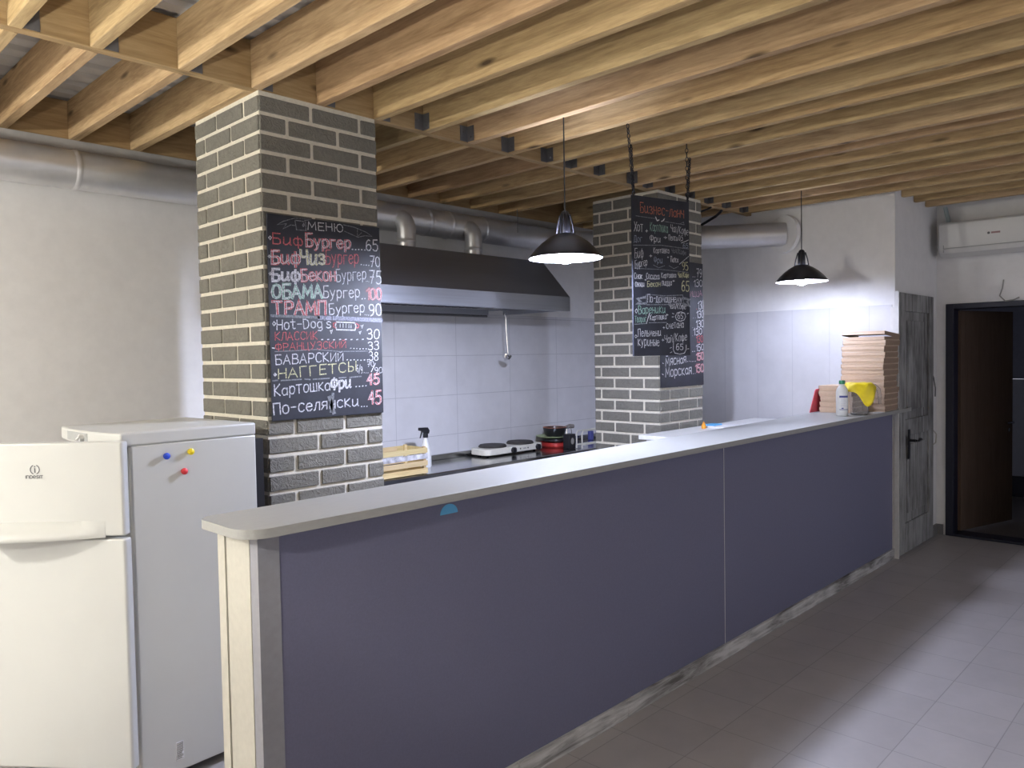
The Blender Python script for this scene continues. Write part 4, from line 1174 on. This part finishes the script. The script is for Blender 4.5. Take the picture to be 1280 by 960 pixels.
HX0, HX1, HF, HT = 2.35, 4.60, 3.80, 4.075
t = thing('range_hood', ((HX0 + HX1) / 2, 4.2, 1.945), 'brushed steel range hood with sloping front on the kitchen wall', 'range hood')
hb_ = YB - 0.012
prof = [(HF, 2.055), (HT, 2.353), (hb_, 2.353), (hb_, 2.345), (HT + 0.006, 2.345), (HF + 0.010, 2.053)]
mb = MB().prism([(HX0, y, z) for y, z in prof], (HX1 - HX0, 0, 0))
for x in (HX0, HX1 - 0.006): mb.prism([(x, HF + 0.002, 1.95), (x, HF + 0.002, 2.055), (x, HT, 2.352), (x, hb_, 2.352), (x, hb_, 1.95)], (0.006, 0, 0))
obj('canopy', mb, M['hood'], t, smooth=False)
obj('fascia', MB().box(HX0, HX1, HF - 0.003, HF + 0.004, 1.945, 2.056), M['hood'], t, smooth=False, bevel=0.002, label='vertical steel front lip')
mb = MB()
for i in range(26):
    x = HX0 + 0.03 + i * 0.07
    mb.box(x, x + 0.045, HF + 0.08, hb_ - 0.12, 1.985, 1.995, 0, None)
obj('grease_filter', mb, M['steel_dark'], t, smooth=False)
obj('gutter', MB().box(HX0 + 0.01, HX1 - 0.35, 4.34, 4.40, 1.935, 1.975).box(HX0 + 0.01, HX1 - 0.01, HF + 0.01, HF + 0.05, 1.945, 1.965), M['hood'], t, smooth=False)
obj('hanging_rail', MB().cyl((HX0 + 0.05, 4.37, 1.925), (HX1 - 0.34, 4.37, 1.925), 0.009, 10).cyl((HX0 + 0.1, 4.37, 1.925), (HX0 + 0.1, 4.37, 1.94), 0.006, 8).cyl((4.2, 4.37, 1.925), (4.2, 4.37, 1.94), 0.006, 8), M['steel_dark'], t)

lx, ly = 4.435, 4.33
obj('hook_plate', MB().box(4.39, 4.47, ly - 0.012, ly + 0.012, 1.972, 1.985).box(4.39, 4.47, ly + 0.010, hb_, 1.980, 1.986), M['hood'], t, smooth=False)
t = thing('ladle', (lx, ly, 1.58), 'steel ladle hanging under the range hood against the tiles', 'ladle')
obj('handle', MB().tube([(lx - 0.005, ly, 1.958), (lx - 0.012, ly, 1.95), (lx - 0.012, ly, 1.925), (lx, ly, 1.915), (lx + 0.006, ly, 1.78), (lx + 0.014, ly - 0.005, 1.62)], 0.005, 8), M['chrome'], t)
Mb = Matrix.Translation((lx - 0.014, ly - 0.02, 1.615)) @ Matrix.Rotation(math.radians(18), 4, 'Y')
mb = MB(); mb.ring_lathe([(0.004, -0.038), (0.024, -0.032), (0.036, -0.016), (0.040, 0.0), (0.037, 0.0), (0.033, -0.014), (0.021, -0.028), (0.004, -0.034)], 22)
mb.v = [tuple(Mb @ Vector(p)) for p in mb.v]
obj('bowl', mb, M['chrome'], t)
obj('hook', MB().torus((lx - 0.008, ly, 1.962), 0.010, 0.0025, Matrix.Rotation(math.radians(90), 4, 'X')).cyl((lx - 0.008, ly, 1.972), (lx - 0.008, ly, 1.986), 0.0025, 6), M['chrome'], t)

DR, DYc, DZ = 0.098, 4.345, 2.592
t = thing('ventilation_duct', (2.0, DYc, DZ), 'round galvanised ventilation duct under the ceiling along the kitchen wall', 'duct')
run = [(-2.19, DYc, DZ), (5.05, DYc, DZ)]
obj('duct_run', MB().cyl(run[0], run[1], DR, 40), M['duct'], t)
el = []
for i in range(9):
    a = math.radians(90 - 8.0 * i); r = 0.42
    el.append((5.05 + r * math.cos(a), DYc - r + r * math.sin(a), DZ))
end = Vector((XA - 0.004, 2.83, 2.585))
obj('elbow', MB().tube(el, DR, 40), M['duct'], t)
e0 = Vector(el[-1])
obj('duct_end', MB().cyl(e0, end, DR, 40), M['duct'], t)
for x in (-1.0, 1.318, 2.55, 3.62, 3.83, 4.18):
    obj('seam_ring', MB().tube([(x - 0.014, DYc, DZ), (x - 0.006, DYc, DZ), (x + 0.006, DYc, DZ), (x + 0.014, DYc, DZ)], [DR + 0.001, DR + 0.005, DR + 0.005, DR + 0.001], 40), M['duct'], t)
dd = (end - e0).normalized(); m_ = e0 + (end - e0) * 0.45
obj('seam_ring', MB().tube([m_ - dd * 0.014, m_ - dd * 0.006, m_ + dd * 0.006, m_ + dd * 0.014], [DR + 0.001, DR + 0.005, DR + 0.005, DR + 0.001], 40), M['duct'], t)
obj('wall_collar', MB().cyl((XA - 0.03, 2.83 + 0.01, 2.585), (XA + 0.0, 2.83, 2.585), 0.155, 36, r1=0.16), M['paint_wall'], t, label='rough plastered ring where the duct meets the wall')
for x in (3.355, 3.99):
    bp = [(x, DYc - 0.03, DZ - 0.02)] + [(x, DYc - 0.05 - 0.075 * math.sin(math.radians(k * 15)), DZ - 0.02 - 0.075 * (1 - math.cos(math.radians(k * 15)))) for k in range(7)] + [(x, DYc - 0.125, 2.354)]
    b = obj('branch_pipe', MB().tube(bp, 0.064, 24), M['duct'], t)
    obj('seam_ring', MB().tube([(x, DYc - 0.125, 2.40), (x, DYc - 0.125, 2.41), (x, DYc - 0.125, 2.425)], [0.066, 0.070, 0.066], 24), M['duct'], b)
for x in (-0.35, 2.15, 4.50):
    obj('hanger_rod', MB().cyl((x, DYc - DR - 0.002, DZ), (x, DYc - DR - 0.002, HJ + 0.0), 0.003, 6), M['steel_dark'], t)

# two black cables from the cross beam to behind the pillar
for k, (pts, lab) in enumerate((([(5.80, 3.16, 2.779), (5.80, 3.17, 2.765), (5.86, 3.25, 2.745), (5.93, 3.42, 2.705), (5.98, 3.7, 2.67), (5.9, 4.2, 2.66), (5.85, 4.42, 2.675)], 'thick black cable sagging from the cross beam beside the pizza price pillar'),
                       ([(5.62, 3.155, 2.776), (5.62, 3.19, 2.765), (5.72, 3.4, 2.762), (5.8, 3.75, 2.76), (5.8, 4.3, 2.74), (5.8, 4.46, 2.72)], 'thin black cable running just under the joists beside the pizza price pillar'))):
    o = obj('cable', MB().tube(pts, 0.011 if k == 0 else 0.008, 10), M['black'], origin=pts[0]); tag(o, lab, 'cable')

# ------------------------------------------------------------------ things on the steel worktop
def slat_crate(x0, x1, y0, y1, z):
    t = thing('wooden_crate', ((x0 + x1) / 2, (y0 + y1) / 2, z), 'pale wooden slatted crate on the steel worktop beside the menu pillar', 'crate')
    for zz, hh, m in ((0.004, 0.036, 'crate_wood'), (0.056, 0.034, 'crate_wood'), (0.103, 0.034, 'crate_print'), (0.143, 0.034, 'crate_wood')):
        obj('slat', MB().box(x0, x1, y0, y0 + 0.008, z + zz, z + zz + hh).box(x0, x1, y1 - 0.008, y1, z + zz, z + zz + hh).box(x0, x0 + 0.008, y0 + 0.008, y1 - 0.008, z + zz, z + zz + hh).box(x1 - 0.008, x1, y0 + 0.008, y1 - 0.008, z + zz, z + zz + hh), M[m], t, bevel=0.001, seg=1, smooth=False)
    for xx in (x0 + 0.0085, x1 - 0.0285):
        for yy in (y0 + 0.0085, y1 - 0.0285): obj('corner_post', MB().box(xx, xx + 0.02, yy, yy + 0.02, z, z + 0.185), M['crate_wood'], t, smooth=False)
    obj('base_board', MB().box(x0 + 0.009, x1 - 0.009, y0 + 0.009, y1 - 0.009, z + 0.006, z + 0.014), M['crate_wood'], t, smooth=False)
    obj('top_cleat', MB().box(x0 + 0.1, x1 - 0.26, y0, y0 + 0.009, z + 0.1785, z + 0.205), M['crate_wood'], t, smooth=False)
slat_crate(2.86, 3.345, 4.03, 4.27, WT)

t = thing('spray_bottle', (3.535, 4.28, WT), 'white spray bottle with black trigger on the steel worktop', 'bottle')
o_ = (3.535, 4.28, WT)
obj('bottle_body', MB().lathe([(0.0, 0.0), (0.037, 0.0), (0.040, 0.006), (0.040, 0.105), (0.036, 0.13), (0.024, 0.165), (0.017, 0.195), (0.014, 0.205), (0.014, 0.215), (0, 0.215)], 24, o_), M['white_plastic'], t)
mb = MB().lathe([(0.0, 0.213), (0.019, 0.213), (0.019, 0.240), (0.012, 0.246), (0, 0.246)], 18, o_)
x, y, z = o_
mb.prism([(x + 0.028, y - 0.010, z + 0.24), (x + 0.034, y - 0.010, z + 0.262), (x + 0.018, y - 0.010, z + 0.285), (x - 0.058, y - 0.010, z + 0.288), (x - 0.060, y - 0.010, z + 0.268), (x - 0.02, y - 0.010, z + 0.258), (x - 0.014, y - 0.010, z + 0.24)], (0, 0.02, 0))
obj('spray_head', mb, M['black'], t, bevel=0.002)
obj('trigger', MB().tube([(x - 0.032, y, z + 0.262), (x - 0.038, y, z + 0.24), (x - 0.050, y, z + 0.212)], [0.007, 0.006, 0.004], 8), M['black'], t)

# double hotplate
x0, x1, y0, y1 = 4.14, 4.80, 4.265, 4.48
t = thing('hotplate', ((x0 + x1) / 2, (y0 + y1) / 2, WT), 'cream enamel double electric hotplate on the steel worktop', 'hotplate')
obj('hotplate_body', MB().prism([(px, py, WT + 0.014) for px, py in rrect(x0, x1, y0, y1, 0.05, 6)], (0, 0, 0.050)), M['cream_enamel'], t, bevel=0.006)
for cx in (x0 + 0.17, x1 - 0.17):
    obj('burner', MB().lathe([(0.0, 0.0), (0.112, 0.0), (0.114, 0.008), (0.104, 0.020), (0.03, 0.022), (0.0, 0.019)], 32, (cx, (y0 + y1) / 2 + 0.01, WT + 0.064)), M['iron'], t)
for cx in (x0 + 0.285, x1 - 0.085):
    obj('knob', MB().cyl((cx, y0 + 0.002, WT + 0.036), (cx, y0 - 0.022, WT + 0.036), 0.023, 18).box(cx - 0.004, cx + 0.004, y0 - 0.026, y0 - 0.02, WT + 0.016, WT + 0.056), M['black'], t)
for cx in (x0 + 0.37, x1 - 0.20):
    obj('indicator', MB().cyl((cx, y0 + 0.001, WT + 0.038), (cx, y0 - 0.003, WT + 0.038), 0.006, 10), M['iron'], t)
for cx in (x0 + 0.06, x1 - 0.06):
    for cy in (y0 + 0.06, y1 - 0.06): obj('foot', MB().cyl((cx, cy, WT), (cx, cy, WT + 0.0145), 0.012, 10), M['black'], t)
obj('badge_lettering', MB().box(x0 + 0.405, x0 + 0.44, y0 - 0.0015, y0 + 0.0005, WT + 0.034, WT + 0.042), M['label_grey'], t, smooth=False)

# pans to the far side of the hotplate
px, py = 5.04, 4.345
t = thing('frying_pan', (px, py, WT), 'red frying pan lowest of the cookware pile by the hotplate', 'pan')
obj('pan_body', MB().ring_lathe([(0.001, 0.0), (0.115, 0.0), (0.130, 0.012), (0.136, 0.042), (0.132, 0.042), (0.126, 0.016), (0.112, 0.005), (0.001, 0.005)], 36, (px, py, WT + 0.001)), M['pan_red'], t)
obj('handle', MB().tube([(px + 0.125, py - 0.03, WT + 0.032), (px + 0.2, py - 0.05, WT + 0.045), (px + 0.26, py - 0.065, WT + 0.046)], [0.010, 0.012, 0.010], 10), M['black'], t)
o = obj('black_plate', MB().lathe([(0.0, 0.0), (0.09, 0.0), (0.128, 0.012), (0.130, 0.030), (0.0, 0.028)], 32, (px, py, WT + 0.0445)), M['black_metal'], origin=(px, py, WT + 0.0445)); tag(o, 'black shallow dish between the red pan and the pale green plate', 'dish')
o = obj('green_plate', MB().ring_lathe([(0.001, 0.0), (0.075, 0.0), (0.150, 0.020), (0.152, 0.024), (0.148, 0.024), (0.075, 0.005), (0.001, 0.005)], 36, (px - 0.03, py, WT + 0.0755)), M['palegreen'], origin=(px - 0.03, py, WT + 0.0755)); tag(o, 'pale green plate under the black saucepan', 'plate')
t = thing('saucepan', (px - 0.01, py, WT + 0.081), 'small black saucepan on top of the cookware pile by the hotplate', 'saucepan')
obj('pan_body', MB().ring_lathe([(0.001, 0.0), (0.060, 0.0), (0.085, 0.025), (0.098, 0.072), (0.101, 0.086), (0.096, 0.086), (0.092, 0.070), (0.080, 0.030), (0.056, 0.006), (0.001, 0.006)], 32, (px - 0.01, py, WT + 0.081)), M['black_metal'], t)
obj('copper_rim', MB().ring_lathe([(0.0965, 0.0862), (0.1015, 0.0862), (0.1015, 0.090), (0.0965, 0.090)], 32, (px - 0.01, py, WT + 0.081)), plain('copper_rim', (0.45, 0.17, 0.10), 0.4), t)
obj('handle', MB().tube([(px + 0.085, py - 0.02, WT + 0.155), (px + 0.14, py - 0.045, WT + 0.168), (px + 0.175, py - 0.06, WT + 0.165)], [0.012, 0.020, 0.017], 12), plain('worn_grey_handle', (0.22, 0.20, 0.19), 0.6), t, label='worn grey handle')

t = thing('black_canister', (4.99, 4.15, WT), 'small black canister with wire loop beside the white wire rack', 'canister')
cx, cy = 4.99, 4.15
obj('body', MB().box(cx - 0.042, cx + 0.042, cy - 0.035, cy + 0.035, WT, WT + 0.125), M['black'], t, bevel=0.005)
obj('printed_mark', MB().prism([(cx + 0.020 * math.cos(a), cy - 0.0358, WT + 0.065 + 0.028 * math.sin(a)) for a in [2 * math.pi * i / 14 for i in range(14)]][::-1], (0, 0.001, 0)), M['label_grey'], t, smooth=False)
obj('wire_loop', MB().tube([(cx - 0.035, cy, WT + 0.124), (cx - 0.028, cy, WT + 0.165), (cx, cy, WT + 0.187), (cx + 0.028, cy, WT + 0.165), (cx + 0.035, cy, WT + 0.124)], 0.003, 8), M['chrome'], t)

x0, x1, y0, y1 = 5.02, 5.36, 4.03, 4.10
t = thing('wire_rack', ((x0 + x1) / 2, (y0 + y1) / 2, WT), 'cream coated wire rack at the far end of the steel worktop', 'rack')
r = 0.006
for yy in (y0 + 0.006, y1 - 0.006):
    obj('side_frame', MB().tube([(x0, yy, WT + 0.006), (x0, yy, WT + 0.13), (x0 + 0.02, yy, WT + 0.15), (x1 - 0.04, yy, WT + 0.15), (x1 - 0.015, yy, WT + 0.13), (x1, yy, WT + 0.006)], r, 8).tube([(x0, yy, WT + 0.035), (x1 - 0.003, yy, WT + 0.035)], r, 8), M['cream_enamel'], t)
mb = MB()
for i in range(8): mb.cyl((x0 + 0.02 + i * 0.052, y0 + 0.006, WT + 0.035), (x0 + 0.02 + i * 0.052, y1 - 0.006, WT + 0.035), 0.003, 6)
obj('rack_wires', mb, M['cream_enamel'], t)
o = obj('blue_sponge', MB().box(5.59, 5.635, 4.39, 4.43, WT + 0.0, WT + 0.085), M['label_blue'], origin=(5.61, 4.41, WT), bevel=0.008); tag(o, 'dark blue packet standing behind the wire rack', 'packet')

# ------------------------------------------------------------------ white side table behind the counter
t = thing('side_table', (5.2, 2.86, 0), 'white topped table standing against the pizza price pillar', 'table')
TZ = 1.045
obj('table_top', MB().box(4.43, 6.15, 2.66, 3.062, TZ - 0.03, TZ), M['white_plastic'], t, bevel=0.003)
for xx in (4.50, 6.08):
    for yy in (2.71, 3.01): obj('leg', MB().box(xx - 0.02, xx + 0.02, yy - 0.02, yy + 0.02, 0, TZ - 0.03), M['white_trim'], t)
oc = (5.08, 2.93, TZ)
t = thing('sauce_bottle', oc, 'small orange pointed squeeze bottle on the white side table', 'bottle')
obj('bottle_body', MB().lathe([(0, 0), (0.015, 0), (0.017, 0.003), (0.017, 0.022), (0.013, 0.028), (0, 0.028)], 18, oc), M['orange'], t)
obj('nozzle', MB().lathe([(0.0, 0.0275), (0.013, 0.0275), (0.010, 0.036), (0.004, 0.052), (0.0, 0.053)], 16, oc), M['orange'], t)
o = obj('paper_sheet', MB().box(5.14, 5.40, 2.80, 2.99, TZ + 0.0, TZ + 0.012), M['paper'], origin=(5.27, 2.9, TZ), bevel=0.001); tag(o, 'white paper pad beside the orange squeeze bottle', 'paper')
o = obj('blue_folder', MB().box(5.18, 5.30, 2.90, 2.98, TZ + 0.0125, TZ + 0.022), plain('light_blue_card', (0.12, 0.45, 0.80), 0.5), origin=(5.24, 2.94, TZ + 0.0125), bevel=0.001); tag(o, 'light blue folder lying on the white paper pad', 'folder')

# ------------------------------------------------------------------ pizza boxes, jug, bottle, red board at the counter end
def pizza_box(w, d, h, lid_open=0.0):
    t = bpy.data.objects.new('pizza_box', None); COL.objects.link(t); t.empty_display_size = 0.05
    g = 0.004
    tray = MB()
    tray.box(-w / 2, w / 2, -d / 2, d / 2, 0.0005, g)
    tray.prism([(-w / 2, -d / 2, g), (-w / 2 - 0.002, -d / 2, h * 0.55), (-w / 2 + g, -d / 2, h * 0.55), (-w / 2 + g, -d / 2, g)], (0, d, 0))
    tray.box(w / 2 - g, w / 2, -d / 2, d / 2, g, h * 0.55)
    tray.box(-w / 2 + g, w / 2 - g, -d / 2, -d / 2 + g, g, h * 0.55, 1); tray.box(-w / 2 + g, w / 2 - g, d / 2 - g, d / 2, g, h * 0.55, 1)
    _part('tray', tray, [M['cardboard'], M['cardboard_shade']], t, smooth=False)
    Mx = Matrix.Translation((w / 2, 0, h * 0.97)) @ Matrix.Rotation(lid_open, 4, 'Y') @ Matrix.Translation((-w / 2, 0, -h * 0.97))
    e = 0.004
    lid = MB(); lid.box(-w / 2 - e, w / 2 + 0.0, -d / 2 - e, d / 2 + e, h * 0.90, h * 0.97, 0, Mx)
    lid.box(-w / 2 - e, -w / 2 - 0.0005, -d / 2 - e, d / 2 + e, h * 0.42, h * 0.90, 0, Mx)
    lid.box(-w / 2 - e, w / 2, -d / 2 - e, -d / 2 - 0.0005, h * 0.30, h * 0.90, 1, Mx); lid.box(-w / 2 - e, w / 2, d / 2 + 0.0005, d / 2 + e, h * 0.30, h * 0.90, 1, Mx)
    _part('lid', lid, [M['cardboard'], M['cardboard_shade']], t, smooth=False)
    return t
rr = random.Random(11)
SX, SY = 6.075, 2.09
n_tall = 12; hb1 = 0.044
tall = pizza_box(0.295, 0.30, hb1)
words = ['lowest box', 'second box up', 'third box up', 'fourth box up', 'fifth box up', 'sixth box up', 'seventh box up', 'eighth box up', 'ninth box up', 'tenth box up', 'eleventh box up', 'twelfth box up']
for i in range(n_tall):
    if i == 0: o = tall
    else: o = copy_tree(tall)
    o.location = (SX + rr.uniform(-0.006, 0.006), SY + rr.uniform(-0.006, 0.006), CT + 0.0005 + i * hb1)
    if i == n_tall - 1: o.location.x -= 0.006; o.location.y -= 0.012
    o.rotation_euler = (0, 0, math.radians(rr.uniform(-1.8, 1.8)))
    tag(o, 'flat kraft pizza box, %s of the tall stack at the counter end' % words[i], 'box', 'pizza boxes in the tall stack')
top2 = pizza_box(0.295, 0.30, hb1, math.radians(4.5))
top2.location = (SX - 0.004, SY - 0.010, CT + 0.0008 + n_tall * hb1); top2.rotation_euler = (0, 0, math.radians(-2))
tag(top2, 'flat kraft pizza box with its lid lifted, lying on the tall stack', 'box', 'pizza boxes in the tall stack')
LXc, LYc = 5.795, 2.195; hb2 = 0.040
low = pizza_box(0.225, 0.23, hb2)
for i in range(5):
    o = low if i == 0 else copy_tree(low)
    o.location = (LXc + rr.uniform(-0.006, 0.006), LYc + rr.uniform(-0.006, 0.006), CT + 0.0005 + i * hb2)
    o.rotation_euler = (0, 0, math.radians(rr.uniform(-2, 2)))
    tag(o, 'small kraft box, %s of the low stack behind the clear jug' % (['lowest', 'second from the counter', 'third from the counter', 'fourth from the counter', 'topmost'][i]), 'box', 'small boxes in the low stack')

bo = (5.46, 2.065, CT)
t = thing('milk_bottle', bo, 'white plastic bottle with green cap and blue print standing before the clear jug', 'bottle')
bd = obj('bottle_body', MB().lathe([(0.0, 0.0), (0.036, 0.0), (0.040, 0.006), (0.040, 0.165), (0.036, 0.185), (0.020, 0.212), (0.017, 0.216), (0.017, 0.226), (0, 0.226)], 28, bo), M['white_plastic'], t)
obj('cap', MB().lathe([(0.0, 0.222), (0.0205, 0.222), (0.0205, 0.244), (0.018, 0.247), (0.0, 0.247)], 22, bo), M['green'], t)
def wrap(mb, r, a0, a1, z0, z1, c, n=10):
    vs = []; 
    for i in range(n + 1):
        a = math.radians(a0 + (a1 - a0) * i / n)
        vs += [(c[0] + r * math.cos(a), c[1] + r * math.sin(a), c[2] + z0), (c[0] + r * math.cos(a), c[1] + r * math.sin(a), c[2] + z1)]
    mb.add(vs, [(2 * i, 2 * i + 2, 2 * i + 3, 2 * i + 1) for i in range(n)])
mb = MB(); wrap(mb, 0.0404, 175, 265, 0.128, 0.142, bo); wrap(mb, 0.0404, 175, 265, 0.043, 0.047, bo); wrap(mb, 0.0404, 195, 215, 0.050, 0.058, bo)
obj('label_print', mb, M['label_blue'], bd)
mb = MB()
for k in range(6): wrap(mb, 0.0404, 190, 250 - 5 * (k % 3), 0.066 + k * 0.010, 0.069 + k * 0.010, bo)
obj('small_print', mb, plain('pale_grey_print', (0.55, 0.55, 0.62), 0.6), bd)

jo = (5.615, 2.005, CT)
t = thing('measuring_jug', jo, 'clear plastic jug with a yellow cloth over its rim at the counter end', 'jug')
obj('jug_body', MB().ring_lathe([(0.001, 0.0), (0.052, 0.0), (0.058, 0.006), (0.074, 0.205), (0.078, 0.212), (0.075, 0.213), (0.071, 0.205), (0.055, 0.010), (0.050, 0.005), (0.001, 0.005)], 36, jo), M['clear'], t)
hd = Vector((0.72, -0.69, 0))
pts = [Vector(jo) + hd * a + Vector((0, 0, b)) for a, b in ((0.072, 0.195), (0.115, 0.20), (0.140, 0.175), (0.148, 0.13), (0.150, 0.07))]
obj('handle', MB().tube(pts, [0.012, 0.014, 0.014, 0.012, 0.008], 12), M['clear'], t)
# yellow cloth: crumpled sheet sagging over the rim
mb = MB(); NR, NA = 9, 40; vs = [(jo[0], jo[1], CT + 0.222)]; fs = []
for i in range(1, NR + 1):
    for j in range(NA):
        a = 2 * math.pi * j / NA; f = i / NR
        reach = 0.125 + 0.02 * math.sin(3 * a + 0.6) + 0.012 * math.sin(5 * a)
        front_drop = max(0.0, math.cos(a - math.radians(225))) ** 2
        left_drop = max(0.0, math.cos(a - math.radians(150))) ** 3
        s = f * (reach + 0.085 * front_drop)
        if s <= 0.080: rad, z = s, 0.2225 + 0.006 * math.cos(4 * a) * f
        else:
            ex_ = s - 0.080; rad = 0.080 + ex_ * (0.50 - 0.38 * front_drop) ; z = 0.2225 - ex_ * (0.55 + 0.6 * front_drop) + 0.005 * math.cos(6 * a)
        rad += 0.004 * math.sin(7 * a + i)
        vs.append((jo[0] + rad * math.cos(a), jo[1] + rad * math.sin(a), CT + z))
for j in range(NA): fs.append((0, 1 + j, 1 + (j + 1) % NA))
for i in range(NR - 1):
    for j in range(NA): fs.append((1 + i * NA + j, 1 + (i + 1) * NA + j, 1 + (i + 1) * NA + (j + 1) % NA, 1 + i * NA + (j + 1) % NA))
cl = obj('yellow_cloth', mb.add(vs, fs), M['yellow'], origin=(jo[0], jo[1], CT + 0.22), angle=80)
so = cl.modifiers.new('thickness', 'SOLIDIFY'); so.thickness = 0.0025; so.offset = 1
tag(cl, 'crumpled yellow cloth draped over the clear jug', 'cloth')

# coral red cutting board leaning on the low stack
pb = [(0, 0), (0.205, 0.0), (0.185, 0.17), (0.175, 0.178), (0.065, 0.172), (0.052, 0.160)]
Mr = Matrix.Translation((5.585, 2.345, CT + 0.002)) @ Matrix.Rotation(math.radians(-3), 4, 'Z') @ Matrix.Rotation(math.radians(6), 4, 'X')
o = obj('cutting_board', MB().prism([Mr @ Vector((a, 0, b)) for a, b in pb], Mr.to_3x3() @ Vector((0, 0.006, 0))), M['pinkred'], origin=(5.585, 2.345, CT), bevel=0.002)
tag(o, 'coral red plastic board leaning against the low box stack', 'board')

# ------------------------------------------------------------------ air conditioner and wires on the far wall
t = thing('air_conditioner', (XC, 1.49, 2.37), 'white wall air conditioner above the dark doorway', 'air conditioner')
prof = [(XC - 0.001, 2.375), (XC - 0.12, 2.368), (XC - 0.20, 2.395), (XC - 0.222, 2.43), (XC - 0.222, 2.63), (XC - 0.20, 2.648), (XC - 0.001, 2.648)]
obj('casing', MB().prism([(x, 1.90, z) for x, z in prof], (0, -0.83, 0)), M['ac'], t, bevel=0.006)
obj('louvre_flap', MB().prism([(XC - 0.123, 1.86, 2.362), (XC - 0.207, 1.86, 2.391), (XC - 0.2285, 1.86, 2.427), (XC - 0.2225, 1.86, 2.430), (XC - 0.20, 1.86, 2.394), (XC - 0.12, 1.86, 2.3665)], (0, -0.75, 0)), M['ac'], t)
obj('louvre_gap', MB().box(XC - 0.2245, XC - 0.2218, 1.11, 1.862, 2.430, 2.4345).box(XC - 0.2245, XC - 0.2218, 1.858, 1.862, 2.40, 2.46), M['fridge_grey'], t, smooth=False)
mk = MB().prism([(XC - 0.2232, 1.535 + 0.010 * math.cos(a), 2.525 + 0.010 * math.sin(a)) for a in [2 * math.pi * i / 12 for i in range(12)]], (0.0015, 0, 0))
obj('badge', mk, M['logo'], t, smooth=False)
obj('badge_lettering', MB().box(XC - 0.2232, XC - 0.2217, 1.455, 1.517, 2.518, 2.532), plain('badge_grey', (0.34, 0.20, 0.20), 0.5), t, smooth=False)
pc = MB().tube([(XC - 0.05, 1.86, 2.645), (XC - 0.05, 1.875, 2.72), (XC - 0.06, 1.89, 2.80)], 0.016, 10)
obj('pipe_sleeve', pc, plain('pale_green_sleeve', (0.42, 0.50, 0.50), 0.6), t)

for pts, lab, m in (([(XC + 0.002, 1.475, 2.16), (XC - 0.02, 1.48, 2.09), (XC - 0.012, 1.50, 2.03), (XC - 0.02, 1.46, 1.985), (XC - 0.03, 1.40, 1.99), (XC - 0.03, 1.36, 2.01)], 'thin grey wire curling out of the wall above the dark doorway', 'label_grey'),
                    ([(7.20, YP + 0.002, 1.40), (7.205, YP - 0.012, 1.36), (7.23, YP - 0.018, 1.27), (7.225, YP - 0.018, 1.20)], 'short dark wire hanging from the wall beside the dark doorway', 'steel_dark'),
                    ([(7.14, YP + 0.002, 0.90), (7.17, YP - 0.02, 0.915), (7.215, YP - 0.03, 0.88), (7.20, YP - 0.03, 0.81), (7.14, YP + 0.002, 0.77)], 'looped beige cable end beside the old door at handle height', 'counter_end')):
    o = obj('wire', MB().tube(pts, 0.005, 8), M[m], origin=pts[0]); tag(o, lab, 'wire')
